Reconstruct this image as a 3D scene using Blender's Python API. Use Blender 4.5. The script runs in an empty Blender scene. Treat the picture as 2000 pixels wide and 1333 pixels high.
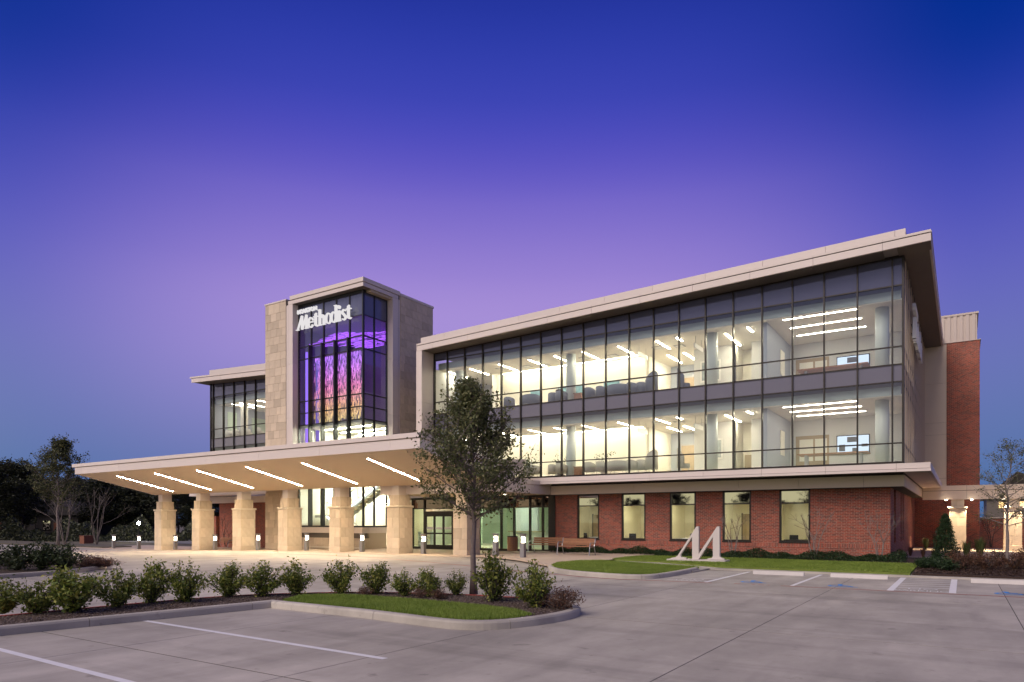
import bpy, bmesh, math, random
import numpy as np
from mathutils import Vector

# ------------------------------------------------------------------ camera, sky, sun, exposure
SC = bpy.context.scene
COL = SC.collection
F = 1350.0; CX = 1000.0; CY = 1020.0; H = 1.8          # focal length / principal point in photo pixels, eye height
_n = math.hypot(2070.0, F); C = 2070.0 / _n; S = F / _n  # camera yaw: facade runs along world X
cam_d = bpy.data.cameras.new('camera'); cam = bpy.data.objects.new('camera', cam_d); COL.objects.link(cam)
cam.location = (0, 0, H); cam.rotation_euler = (math.radians(90), 0, math.asin(S))
cam_d.sensor_width = 36.0; cam_d.lens = F / 2000.0 * 36.0; cam_d.shift_y = (CY - 666.5) / 2000.0
cam_d.clip_start = 0.1; cam_d.clip_end = 3000.0
SC.camera = cam
SC.view_settings.view_transform = 'Standard'; SC.view_settings.look = 'None'
SC.view_settings.exposure = 1.0; SC.view_settings.gamma = 1.0; SC.view_settings.use_curve_mapping = False
cy = SC.cycles
cy.use_denoising = True; cy.max_bounces = 8; cy.diffuse_bounces = 4; cy.glossy_bounces = 4
cy.transmission_bounces = 4; cy.transparent_max_bounces = 24; cy.sample_clamp_indirect = 4.0
cy.caustics_reflective = False; cy.caustics_refractive = False
cy.use_adaptive_sampling = True; cy.adaptive_threshold = 0.015

def s2l(c):
    return tuple((x / 12.92 if x <= .04045 else ((x + .055) / 1.055) ** 2.4) for x in [k / 255.0 for k in c])

world = bpy.data.worlds.new('World'); SC.world = world; world.use_nodes = True
wn = world.node_tree; wn.nodes.clear(); wl = wn.links
tc = wn.nodes.new('ShaderNodeTexCoord')
sep = wn.nodes.new('ShaderNodeSeparateXYZ'); wl.new(tc.outputs['Generated'], sep.inputs[0])
def wramp(stops, inp):
    r = wn.nodes.new('ShaderNodeValToRGB'); e = r.color_ramp.elements
    r.color_ramp.interpolation = 'B_SPLINE'
    while len(e) < len(stops): e.new(.5)
    for k, (p, c) in enumerate(stops):
        e[k].position = p; e[k].color = (*c, 1)
    wl.new(inp, r.inputs[0]); return r.outputs[0]
def wmath(op, a, b=None, clamp=False):
    m = wn.nodes.new('ShaderNodeMath'); m.operation = op; m.use_clamp = clamp
    for k, x in enumerate((a, b)):
        if x is None: continue
        if isinstance(x, (int, float)): m.inputs[k].default_value = x
        else: wl.new(x, m.inputs[k])
    return m.outputs[0]
def wmix(f, a, b):
    m = wn.nodes.new('ShaderNodeMix'); m.data_type = 'RGBA'
    for s, x in ((m.inputs[0], f), (m.inputs[6], a), (m.inputs[7], b)):
        if isinstance(x, (int, float)): s.default_value = x
        elif isinstance(x, tuple): s.default_value = (*x, 1)
        else: wl.new(x, s)
    return m.outputs[2]
zc = wmath('MAXIMUM', sep.outputs[2], 0.0)
# dusk: the sun has set behind the camera; the eastern sky shows the blue earth shadow, the pink belt and deep blue above
east = wramp([(0.0, s2l((80, 112, 166))), (.10, s2l((118, 124, 184))), (.20, s2l((158, 142, 212))), (.28, s2l((170, 146, 216))), (.335, s2l((154, 132, 211))),
              (.417, s2l((116, 102, 201))), (.47, s2l((84, 80, 192))), (.52, s2l((60, 70, 182))), (.60, s2l((34, 54, 162))), (1.0, s2l((14, 30, 112)))], zc)
side = wramp([(0.0, s2l((68, 108, 160))), (.095, s2l((95, 120, 172))), (.22, s2l((112, 116, 188))), (.333, s2l((90, 90, 191))), (.434, s2l((40, 62, 172))),
              (.51, s2l((2, 47, 146))), (.60, s2l((0, 42, 136))), (1.0, s2l((4, 26, 100)))], zc)
west = wramp([(0.0, (3.1, 1.65, .66)), (.03, (2.9, 1.55, .64)), (.06, (1.9, 1.15, .64)), (.11, (.98, .82, .78)), (.19, (.66, .60, .80)), (.30, (.42, .42, .70)),
              (.50, (.20, .21, .46)), (1.0, s2l((18, 30, 110)))], zc)
def wdot(ax, ay):
    return wmath('ADD', wmath('MULTIPLY', sep.outputs[0], ax), wmath('MULTIPLY', sep.outputs[1], ay))
hyp = wmath('SQRT', wmath('MAXIMUM', wmath('SUBTRACT', 1.0, wmath('MULTIPLY', sep.outputs[2], sep.outputs[2])), 1e-4))
EA = math.asin(S) + math.radians(2.5)
dE = wmath('DIVIDE', wdot(-math.sin(EA), math.cos(EA)), hyp)
fs = wn.nodes.new('ShaderNodeMapRange'); fs.interpolation_type = 'SMOOTHSTEP'
wl.new(dE, fs.inputs[0]); fs.inputs[1].default_value = 1.0; fs.inputs[2].default_value = .80
fw = wn.nodes.new('ShaderNodeMapRange'); fw.interpolation_type = 'SMOOTHSTEP'
wl.new(wmath('DIVIDE', wdot(-.10, -.995), hyp), fw.inputs[0]); fw.inputs[1].default_value = -.35; fw.inputs[2].default_value = .85
skyc = wmix(fw.outputs[0], wmix(fs.outputs[0], east, side), west)
bg = wn.nodes.new('ShaderNodeBackground'); wl.new(skyc, bg.inputs[0]); bg.inputs[1].default_value = 0.5
wo = wn.nodes.new('ShaderNodeOutputWorld'); wl.new(bg.outputs[0], wo.inputs[0])

sun_d = bpy.data.lights.new('sun', 'SUN'); sun = bpy.data.objects.new('sun', sun_d); COL.objects.link(sun)
sun_d.energy = 1.5; sun_d.angle = math.radians(40); sun_d.color = (1.0, .87, .76)     # afterglow
sun.rotation_euler = Vector((.22, .72, -.66)).to_track_quat('-Z', 'Y').to_euler()

# ------------------------------------------------------------------ photo pixel -> place helpers
def ray(u, v):
    a = (u - CX) / F; return (a * C - S, a * S + C, (CY - v) / F)
def onY(u, v, Y):
    d = ray(u, v); t = Y / d[1]; return (d[0] * t, Y, H + d[2] * t)
def onZ(u, v, Z=0.0):
    d = ray(u, v); t = (Z - H) / d[2]; return (d[0] * t, d[1] * t, Z)
def sm(t):
    t = min(1.0, max(0.0, t)); return t * t * (3 - 2 * t)
def gz(x, y=0.0):                                     # the drive falls away gently to the left
    return -.37 * sm((-28.5 - x) / 29.0)
def pz(x):                                            # plaza: flush with the drive, kerbed at the right
    return gz(x) + .015 + .105 * sm((x + 24.0) / 5.0)
def onG(u, v, dz=0.0):
    z = dz
    for _ in range(30):
        p = onZ(u, v, z); z = gz(p[0]) + dz
    return (p[0], p[1], z)

# ------------------------------------------------------------------ materials
MATS = {}
def nt(name):
    m = bpy.data.materials.new(name); m.use_nodes = True
    t = m.node_tree; MATS[name] = m
    return m, t, t.nodes['Principled BSDF'], t.nodes['Material Output']
def nd(t, typ, **kw):
    n = t.nodes.new(typ)
    for k, v in kw.items(): setattr(n, k, v)
    return n
def hsv(t, col_socket, val, fac_range):
    mr = nd(t, 'ShaderNodeMapRange'); t.links.new(val, mr.inputs[0])
    mr.inputs[3].default_value, mr.inputs[4].default_value = fac_range
    h = nd(t, 'ShaderNodeHueSaturation'); t.links.new(mr.outputs[0], h.inputs['Value'])
    if isinstance(col_socket, tuple): h.inputs['Color'].default_value = (*col_socket, 1)
    else: t.links.new(col_socket, h.inputs['Color'])
    return h.outputs[0]
def mixc(t, fac, a, b, blend='MIX'):
    m = nd(t, 'ShaderNodeMix', data_type='RGBA', blend_type=blend)
    for s, x in ((m.inputs[0], fac), (m.inputs[6], a), (m.inputs[7], b)):
        if isinstance(x, (int, float)): s.default_value = x
        elif isinstance(x, tuple): s.default_value = (*x, 1)
        else: t.links.new(x, s)
    return m.outputs[2]
def noise(t, scale, detail=4, coord='Object', rough=.55, stretch=None):
    c = nd(t, 'ShaderNodeTexCoord'); out = c.outputs[coord]
    if stretch:
        mp = nd(t, 'ShaderNodeMapping'); mp.inputs['Scale'].default_value = stretch
        t.links.new(out, mp.inputs[0]); out = mp.outputs[0]
    n = nd(t, 'ShaderNodeTexNoise'); n.inputs['Scale'].default_value = scale
    n.inputs['Detail'].default_value = detail; n.inputs['Roughness'].default_value = rough
    t.links.new(out, n.inputs['Vector']); return n.outputs['Fac']
def plain(name, col, rough=.6, metal=0.0, spec=.4, nz=None, rnd=None, bump=None, col2=None):
    m, t, b, o = nt(name)
    src = col
    if nz:
        src = mixc(t, noise(t, nz[0]), tuple(c * (1 - nz[1]) for c in col), col2 or tuple(min(1, c * (1 + nz[1])) for c in col))
    if rnd:
        oi = nd(t, 'ShaderNodeObjectInfo'); src = hsv(t, src, oi.outputs['Random'], (1 - rnd, 1 + rnd))
    if isinstance(src, tuple): b.inputs['Base Color'].default_value = (*src, 1)
    else: t.links.new(src, b.inputs['Base Color'])
    b.inputs['Roughness'].default_value = rough; b.inputs['Metallic'].default_value = metal
    b.inputs['Specular IOR Level'].default_value = spec
    if bump:
        bp = nd(t, 'ShaderNodeBump'); bp.inputs['Strength'].default_value = bump[1]; bp.inputs['Distance'].default_value = .02
        t.links.new(noise(t, bump[0]), bp.inputs['Height']); t.links.new(bp.outputs[0], b.inputs['Normal'])
    return m
def emit(name, col, strength):
    m, t, b, o = nt(name); t.nodes.remove(b)
    e = nd(t, 'ShaderNodeEmission'); e.inputs[0].default_value = (*col, 1); e.inputs[1].default_value = strength
    t.links.new(e.outputs[0], o.inputs[0]); return m
def glass(name, tint, refl, grad=1.0, rough=0.0):
    m, t, b, o = nt(name); t.nodes.remove(b)
    tr = nd(t, 'ShaderNodeBsdfTransparent'); tr.inputs[0].default_value = (*tint, 1)
    gl = nd(t, 'ShaderNodeBsdfGlossy'); gl.inputs['Roughness'].default_value = rough; gl.inputs[0].default_value = (.92, .95, 1, 1)
    ge = nd(t, 'ShaderNodeNewGeometry')               # thin pane: Schlick reflectance, the same from both faces
    dp = nd(t, 'ShaderNodeVectorMath', operation='DOT_PRODUCT'); t.links.new(ge.outputs['Incoming'], dp.inputs[0]); t.links.new(ge.outputs['Normal'], dp.inputs[1])
    ab = nd(t, 'ShaderNodeMath', operation='ABSOLUTE'); t.links.new(dp.outputs['Value'], ab.inputs[0])
    om = nd(t, 'ShaderNodeMath', operation='SUBTRACT'); om.inputs[0].default_value = 1.0; t.links.new(ab.outputs[0], om.inputs[1])
    pw = nd(t, 'ShaderNodeMath', operation='POWER'); t.links.new(om.outputs[0], pw.inputs[0]); pw.inputs[1].default_value = 5.0
    mr = nd(t, 'ShaderNodeMapRange'); t.links.new(pw.outputs[0], mr.inputs[0]); mr.inputs[3].default_value = refl; mr.inputs[4].default_value = .9
    mx = nd(t, 'ShaderNodeMixShader'); t.links.new(mr.outputs[0], mx.inputs[0])
    t.links.new(tr.outputs[0], mx.inputs[1]); t.links.new(gl.outputs[0], mx.inputs[2]); t.links.new(mx.outputs[0], o.inputs[0])
    return m
def brickmat(name, bw, bh, rot=False):
    m, t, b, o = nt(name)
    uv = nd(t, 'ShaderNodeTexCoord'); mp = nd(t, 'ShaderNodeMapping')
    if rot: mp.inputs['Rotation'].default_value = (0, 0, math.pi / 2)
    t.links.new(uv.outputs['UV'], mp.inputs[0])
    bt = nd(t, 'ShaderNodeTexBrick'); t.links.new(mp.outputs[0], bt.inputs['Vector'])
    bt.inputs['Scale'].default_value = 1.0; bt.inputs['Brick Width'].default_value = bw; bt.inputs['Row Height'].default_value = bh
    bt.inputs['Mortar Size'].default_value = .0052; bt.inputs['Mortar Smooth'].default_value = .25; bt.inputs['Bias'].default_value = -.22
    bt.inputs['Color1'].default_value = (.31, .068, .040, 1); bt.inputs['Color2'].default_value = (.12, .05, .04, 1)
    bt.inputs['Mortar'].default_value = (.40, .30, .23, 1)
    n1 = noise(t, 9.0, 5, 'UV'); n2 = noise(t, .7, 3, 'UV')
    c = hsv(t, bt.outputs['Color'], n1, (.50, 1.55)); c = hsv(t, c, n2, (.62, 1.42))
    t.links.new(c, b.inputs['Base Color']); b.inputs['Roughness'].default_value = .85
    bp = nd(t, 'ShaderNodeBump'); bp.inputs['Strength'].default_value = .7; bp.inputs['Distance'].default_value = .008; bp.invert = True
    t.links.new(bt.outputs['Fac'], bp.inputs['Height']); t.links.new(bp.outputs[0], b.inputs['Normal'])
    return m
def leafmat(name, c1, c2, c3, trans=.25):
    m, t, b, o = nt(name)
    g = nd(t, 'ShaderNodeNewGeometry'); r = nd(t, 'ShaderNodeValToRGB')
    e = r.color_ramp.elements; e.new(.5)
    for k, (p, c) in enumerate(((0, c1), (.55, c2), (1, c3))): e[k].position = p; e[k].color = (*c, 1)
    t.links.new(g.outputs['Random Per Island'], r.inputs[0])
    oi = nd(t, 'ShaderNodeObjectInfo'); cc = hsv(t, r.outputs[0], oi.outputs['Random'], (.8, 1.2))
    if name == 'grassblade':
        nn = nd(t, 'ShaderNodeTexNoise'); nn.inputs['Scale'].default_value = 1.3; nn.inputs['Detail'].default_value = 5; t.links.new(g.outputs['Position'], nn.inputs['Vector'])
        cc = mixc(t, nn.outputs['Fac'], mixc(t, .6, cc, (.05, .11, .015)), mixc(t, .35, cc, (.36, .36, .10)))
    t.links.new(cc, b.inputs['Base Color']); b.inputs['Roughness'].default_value = .55; b.inputs['Specular IOR Level'].default_value = .35
    tl = nd(t, 'ShaderNodeBsdfTranslucent'); t.links.new(cc, tl.inputs[0])
    mx = nd(t, 'ShaderNodeMixShader'); mx.inputs[0].default_value = trans
    t.links.new(b.outputs[0], mx.inputs[1]); t.links.new(tl.outputs[0], mx.inputs[2]); t.links.new(mx.outputs[0], o.inputs[0])
    return m

def concrete(name, col, stain, rough=.75, rnd=.06):
    m, t, b, o = nt(name)
    big = noise(t, .22, 5, 'Object', .6); mid = noise(t, 1.6, 5, 'Object', .65, (1, .35, 1)); fine = noise(t, 45, 3)
    g = nd(t, 'ShaderNodeNewGeometry')
    # world-position based so that the stains run across slab joints
    def wnoise(scale, st=(1, 1, 1)):
        mp = nd(t, 'ShaderNodeMapping'); mp.inputs['Scale'].default_value = st; t.links.new(g.outputs['Position'], mp.inputs[0])
        n = nd(t, 'ShaderNodeTexNoise'); n.inputs['Scale'].default_value = scale; n.inputs['Detail'].default_value = 6; n.inputs['Roughness'].default_value = .62
        t.links.new(mp.outputs[0], n.inputs['Vector']); return n.outputs['Fac']
    c = hsv(t, col, wnoise(.16), (1 - stain * 1.7, 1 + stain * 1.7))
    c = hsv(t, c, wnoise(.9, (1, .4, 1)), (1 - stain * 1.2, 1 + stain * 1.2))
    c = hsv(t, c, wnoise(7.0), (.93, 1.07)); c = hsv(t, c, wnoise(60.0), (.92, 1.08))
    oi = nd(t, 'ShaderNodeObjectInfo'); c = hsv(t, c, oi.outputs['Random'], (1 - rnd, 1 + rnd))
    def mask(val, lo, hi):
        mr = nd(t, 'ShaderNodeMapRange'); t.links.new(val, mr.inputs[0]); mr.inputs[1].default_value = lo; mr.inputs[2].default_value = hi; return mr.outputs[0]
    if stain > .3:                                   # oil drips, tyre smears, pale scuffs
        c = hsv(t, c, mask(wnoise(2.3), .62, .74), (1.0, .60))
        c = hsv(t, c, mask(wnoise(.55, (.16, 1.6, 1)), .52, .70), (1.0, .74))
        c = hsv(t, c, mask(wnoise(.45, (1.8, .2, 1)), .54, .72), (1.0, .80))
        c = hsv(t, c, mask(wnoise(1.1, (.5, 1, 1)), .60, .75), (1.0, 1.16))
        vo = nd(t, 'ShaderNodeTexVoronoi'); vo.inputs['Scale'].default_value = 1.7; t.links.new(g.outputs['Position'], vo.inputs['Vector'])
        c = hsv(t, c, mask(vo.outputs['Distance'], .06, .02), (1.0, .72))
    t.links.new(c, b.inputs['Base Color']); b.inputs['Roughness'].default_value = rough; b.inputs['Specular IOR Level'].default_value = .3
    bp = nd(t, 'ShaderNodeBump'); bp.inputs['Strength'].default_value = .25; bp.inputs['Distance'].default_value = .004
    t.links.new(fine, bp.inputs['Height']); t.links.new(bp.outputs[0], b.inputs['Normal'])
    return m
concrete('concrete', (.355, .318, .278), .42)
concrete('kerbconc', (.41, .37, .325), .31)
concrete('plazaconc', (.44, .345, .27), .10)
plain('sealant', (.07, .065, .06), .9)
plain('ground', (.10, .085, .06), .95, nz=(.3, .3))
plain('asphalt', (.16, .155, .16), .9, nz=(.5, .15))
plain('white_paint', (.66, .64, .65), .7, nz=(6, .14))
plain('red_paint', (.33, .055, .04), .7, nz=(5, .3))
plain('blue_paint', (.04, .26, .70), .7, nz=(5, .2))
plain('mulch', (.075, .048, .034), .95, nz=(9, .5), bump=(40, 1.0))
plain('bedmulch', (.04, .024, .018), .95, nz=(9, .5), bump=(40, 1.0))
plain('lawn', (.13, .17, .03), .9, nz=(2.5, .5))
leafmat('grassblade', (.15, .25, .024), (.25, .37, .04), (.36, .46, .08), .35)
brickmat('brick', .2135, .0727); brickmat('rowlock', .4, .0727, True)
plain('stone', (.53, .435, .335), .85, nz=(2.6, .17), rnd=.15, bump=(30, .3))
plain('stone_core', (.46, .38, .29), .9)
plain('cap_stone', (.58, .50, .40), .8, nz=(4, .08))
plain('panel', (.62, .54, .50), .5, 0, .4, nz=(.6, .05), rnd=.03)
plain('panel_tan', (.64, .525, .425), .55, 0, .4, nz=(.6, .05), rnd=.03)
plain('groove', (.05, .043, .038), .8)
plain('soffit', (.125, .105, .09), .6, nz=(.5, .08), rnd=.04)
plain('canopy_soffit', (.53, .41, .285), .6, nz=(.4, .05))
plain('bronze', (.024, .018, .015), .35, .3, .5)
plain('fin', (.55, .42, .34), .5, 0, .4)
plain('fin_black', (.012, .012, .013), .35, 0, .5)
plain('roofing', (.30, .27, .25), .9)
plain('rib_metal', (.50, .42, .37), .5, 0, .4, nz=(.5, .05))
glass('glass', (.94, .96, .94), .055); glass('glass_green', (.80, .93, .85), .055)
glass('glass_tower', (.86, .92, .93), .055)
plain('spandrel', (.12, .115, .145), .06, 0, .8)
plain('spandrel_top', (.085, .09, .15), .05, 0, .9)
plain('dark_mirror', (.46, .42, .38), .015, 1.0, .5)
plain('lobby_mirror', (.16, .11, .095), .02, 1.0, .5)
plain('wall_cream', (.80, .77, .68), .8); plain('wall_grey', (.64, .64, .64), .8); plain('wall_bluegrey', (.38, .41, .47), .8)
plain('wall_green', (.46, .56, .46), .8); plain('ceiling', (.84, .80, .72), .8); plain('bulkhead', (.42, .48, .48), .7)
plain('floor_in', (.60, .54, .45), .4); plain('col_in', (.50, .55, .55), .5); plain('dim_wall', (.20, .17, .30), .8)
plain('wood', (.29, .14, .072), .5, nz=(6, .25), rnd=.12); plain('door_wood', (.40, .31, .21), .5, nz=(3, .15))
plain('steel', (.42, .42, .43), .35, .9); plain('bollard', (.27, .26, .27), .45, .5); plain('dark_seat', (.02, .022, .025), .7)
plain('chair_blue', (.12, .13, .17), .8); plain('chair_grey', (.36, .34, .31), .8); plain('chair_white', (.62, .60, .55), .8)
plain('white', (.80, .79, .77), .5); plain('sculpt', (.56, .50, .47), .5, nz=(2, .04)); concrete('stop_conc', (.52, .48, .46), .12); plain('pot', (.30, .28, .26), .6)
plain('terracotta', (.20, .075, .045), .8); plain('black', (.01, .01, .01), .6); plain('art_blue', (.05, .30, .50), .6, nz=(2.5, .8), col2=(.7, .75, .74))
plain('art_teal', (.02, .25, .42), .6, nz=(3, .8), col2=(.35, .62, .72)); plain('step', (.50, .42, .27), .6)
plain('bark', (.15, .115, .105), .9, nz=(14, .35), bump=(25, .8)); plain('bark_pale', (.19, .155, .14), .85, nz=(10, .25))
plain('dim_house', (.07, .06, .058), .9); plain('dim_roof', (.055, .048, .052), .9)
plain('bark_dark', (.05, .04, .035), .9)
leafmat('oak_leaf', (.045, .058, .020), (.095, .108, .038), (.19, .18, .08), .25)
leafmat('shrub_leaf', (.045, .075, .010), (.135, .175, .028), (.30, .28, .06), .25)
leafmat('dark_leaf', (.018, .032, .010), (.036, .056, .018), (.065, .08, .03), .2)
leafmat('brown_leaf', (.085, .040, .024), (.14, .065, .038), (.19, .10, .06), .2)
leafmat('brown_mulch', (.030, .017, .012), (.055, .032, .022), (.10, .06, .04), .1)
leafmat('hedge_leaf', (.012, .030, .010), (.024, .050, .016), (.045, .075, .025), .2)
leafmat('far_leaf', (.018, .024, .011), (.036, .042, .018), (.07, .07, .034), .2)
leafmat('fan_leaf', (.05, .07, .02), (.09, .11, .03), (.14, .15, .05), .2)
emit('lamp_warm', (1.0, .80, .53), 135.0); emit('lamp_in', (1.0, .88, .66), 46.0); emit('lamp_hall', (1.0, .90, .66), 150.0); emit('lamp_office', (1.0, .88, .50), 17.0)
emit('cove', (1.0, .90, .70), 22.0); emit('lamp_white', (1.0, .86, .64), 11.0); emit('lamp_conf', (1.0, .90, .74), 24.0)
emit('screen', (.68, .80, 1.0), .62); emit('letter', (1.0, .96, .97), .40); emit('purple', (.30, .12, 1.0), .8); emit('purple_dim', (.22, .10, .75), .35); emit('led_white', (1.0, .95, .82), 6.0)
emit('far_lamp', (1.0, .92, .66), 160.0); emit('far_window', (1.0, .62, .25), 1.3)
def curtainmat(name, flat=False):
    m, t, b, o = nt(name); t.nodes.remove(b)
    g = nd(t, 'ShaderNodeNewGeometry'); sp = nd(t, 'ShaderNodeSeparateXYZ'); t.links.new(g.outputs['Position'], sp.inputs[0])
    mr = nd(t, 'ShaderNodeMapRange'); t.links.new(sp.outputs[2], mr.inputs[0]); mr.inputs[1].default_value = 8.6; mr.inputs[2].default_value = 13.4
    r = nd(t, 'ShaderNodeValToRGB'); e = r.color_ramp.elements; e.new(.35); e.new(.65)
    cs = ((0, (.72, .56, .20)), (.3, (.92, .42, .20)), (.58, (.88, .20, .42)), (1, (.55, .18, .95)))
    if flat: cs = ((0, (.55, .14, .95)), (.3, (.55, .14, .95)), (.6, (.5, .12, .95)), (1, (.45, .10, 1.0)))
    for k, (p, c) in enumerate(cs): e[k].position = p; e[k].color = (*c, 1)
    t.links.new(mr.outputs[0], r.inputs[0])
    em = nd(t, 'ShaderNodeEmission'); t.links.new(r.outputs[0], em.inputs[0])
    mr2 = nd(t, 'ShaderNodeMapRange'); t.links.new(g.outputs['Random Per Island'], mr2.inputs[0])
    mr2.inputs[3].default_value = .14; mr2.inputs[4].default_value = 1.15; t.links.new(mr2.outputs[0], em.inputs[1])
    t.links.new(em.outputs[0], o.inputs[0])
curtainmat('crystal'); curtainmat('ceiling_glow', True)

# ------------------------------------------------------------------ mesh helpers
ORG = {}
def org(p):
    while p is not None:
        if p.name in ORG: return ORG[p.name]
        p = p.parent
    return (0, 0, 0)
def tag(o, label=None, cat=None, group=None, kind=None):
    for k, v in (('label', label), ('category', cat), ('group', group), ('kind', kind)):
        if v: o[k] = v
    return o
def thing(name, label, cat, loc=None, group=None):
    o = bpy.data.objects.new(name, None); COL.objects.link(o); o.empty_display_size = .3
    if loc is not None: o.location = loc; ORG[o.name] = tuple(loc)
    return tag(o, label, cat, group)
class MB:
    def __init__(s): s.v = []; s.f = []
    def add(s, vs, fs):
        k = len(s.v); s.v += [tuple(p) for p in vs]; s.f += [tuple(i + k for i in f) for f in fs]; return s
    def box(s, x0, x1, y0, y1, z0, z1):
        return s.add([(x0, y0, z0), (x1, y0, z0), (x1, y1, z0), (x0, y1, z0), (x0, y0, z1), (x1, y0, z1), (x1, y1, z1), (x0, y1, z1)],
                     [(0, 3, 2, 1), (4, 5, 6, 7), (0, 1, 5, 4), (1, 2, 6, 5), (2, 3, 7, 6), (3, 0, 4, 7)])
    def sbox(s, x0, x1, y0, y1, zl, zh):               # box whose bottom / top follow x
        a, b, c, d = zl(x0), zl(x1), zh(x1), zh(x0)
        return s.add([(x0, y0, a), (x1, y0, b), (x1, y1, b), (x0, y1, a), (x0, y0, d), (x1, y0, c), (x1, y1, c), (x0, y1, d)],
                     [(0, 3, 2, 1), (4, 5, 6, 7), (0, 1, 5, 4), (1, 2, 6, 5), (2, 3, 7, 6), (3, 0, 4, 7)])
    def prism(s, poly, axis, a, b):                    # poly in the two other axes, extruded along axis from a to b
        n = len(poly)
        def q(p, w):
            return {'x': (w, p[0], p[1]), 'y': (p[0], w, p[1]), 'z': (p[0], p[1], w)}[axis]
        vs = [q(p, a) for p in poly] + [q(p, b) for p in poly]
        return s.add(vs, [tuple(range(n)), tuple(range(2 * n - 1, n - 1, -1))] + [(i, (i + 1) % n, n + (i + 1) % n, n + i) for i in range(n)])
    def tube(s, pts, rad, n=6, cap=True):
        rings = []; pts = [Vector(p) for p in pts]
        for i, p in enumerate(pts):
            d = (pts[min(i + 1, len(pts) - 1)] - pts[max(i - 1, 0)])
            d = d.normalized() if d.length > 1e-6 else Vector((0, 0, 1))
            a = d.orthogonal().normalized() if abs(d.z) < .99 else Vector((1, 0, 0))
            a = (a - d * a.dot(d)).normalized(); b = d.cross(a)
            r = rad[i] if isinstance(rad, (list, tuple)) else rad
            rings.append([p + (a * math.cos(2 * math.pi * k / n) + b * math.sin(2 * math.pi * k / n)) * r for k in range(n)])
        vs = [q for rg in rings for q in rg]; fs = []
        for i in range(len(pts) - 1):
            for k in range(n):
                k2 = (k + 1) % n; fs.append((i * n + k, i * n + k2, (i + 1) * n + k2, (i + 1) * n + k))
        if cap: fs += [tuple(range(n - 1, -1, -1)), tuple((len(pts) - 1) * n + k for k in range(n))]
        return s.add(vs, fs)
    def cyl(s, x, y, z0, z1, r, n=16, r2=None):
        return s.tube([(x, y, z0), (x, y, z1)], [r, r if r2 is None else r2], n)
    def build(s, name, m, parent=None, smooth=False, uv=False, recalc=True, kind=None):
        return link(s.mesh(name, m, org(parent), smooth, uv, recalc), name, parent, kind)
    def mesh(s, name, m, o=(0, 0, 0), smooth=False, uv=False, recalc=True):
        me = bpy.data.meshes.new(name)
        me.from_pydata([(p[0] - o[0], p[1] - o[1], p[2] - o[2]) for p in s.v], [], s.f)
        if recalc:
            bm = bmesh.new(); bm.from_mesh(me); bmesh.ops.recalc_face_normals(bm, faces=bm.faces); bm.to_mesh(me); bm.free()
        if uv:
            ul = me.uv_layers.new(name='UVMap')
            for p in me.polygons:
                nrm = p.normal; ax = max(range(3), key=lambda k: abs(nrm[k]))
                for li in p.loop_indices:
                    c = me.vertices[me.loops[li].vertex_index].co
                    ul.data[li].uv = {0: (c[1], c[2]), 1: (c[0], c[2]), 2: (c[0], c[1])}[ax]
        if smooth:
            for p in me.polygons: p.use_smooth = True
        me.materials.append(MATS[m] if isinstance(m, str) else m); me.update(); return me
def link(me, name, parent=None, kind=None, loc=None):
    o = bpy.data.objects.new(name, me); COL.objects.link(o)
    if parent is not None: o.parent = parent
    if loc is not None:
        g = org(parent); o.location = (loc[0] - g[0], loc[1] - g[1], loc[2] - g[2])
    if kind: o['kind'] = kind
    return o
def part(name, m, parent, *boxes, **kw):
    b = MB()
    for x in boxes: b.box(*x)
    return b.build(name, m, parent, **kw)
CACHE = {}
def piece(name, m, parent, x0, x1, y0, y1, z0, z1, bevel=0.0, uv=False):
    """a box-shaped piece: alike pieces share one mesh"""
    k = (m, round(x1 - x0, 3), round(y1 - y0, 3), round(z1 - z0, 3), bevel)
    if k not in CACHE:
        w, d, h = k[1] / 2, k[2] / 2, k[3] / 2
        me = MB().box(-w, w, -d, d, -h, h).mesh(name, m, uv=uv)
        if bevel:
            bm = bmesh.new(); bm.from_mesh(me)
            bmesh.ops.bevel(bm, geom=list(bm.edges), offset=min(bevel, w * .5, d * .5, h * .5), segments=1, affect='EDGES')
            bm.to_mesh(me); bm.free()
        CACHE[k] = me
    return link(CACHE[k], name, parent, loc=((x0 + x1) / 2, (y0 + y1) / 2, (z0 + z1) / 2))
def copy_tree(o, parent=None):
    c = o.copy(); COL.objects.link(c); c.parent = parent
    for ch in o.children: copy_tree(ch, c)
    return c
def put(proto, used, loc, rz=0.0, label=None, sc=None, group=None):
    o = proto if not used else copy_tree(proto)
    o.location = loc; o.rotation_euler = (0, 0, rz)
    if sc: o.scale = sc if isinstance(sc, tuple) else (sc, sc, sc)
    if label: o['label'] = label
    if group: o['group'] = group
    return o
def cuts(a, b, pitch, start=None):
    """joint positions between a and b"""
    xs = [a]; x = (start if start is not None else a + pitch)
    while x < b - .25:
        if x > a + .25: xs.append(x)
        x += pitch
    return xs + [b]

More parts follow.
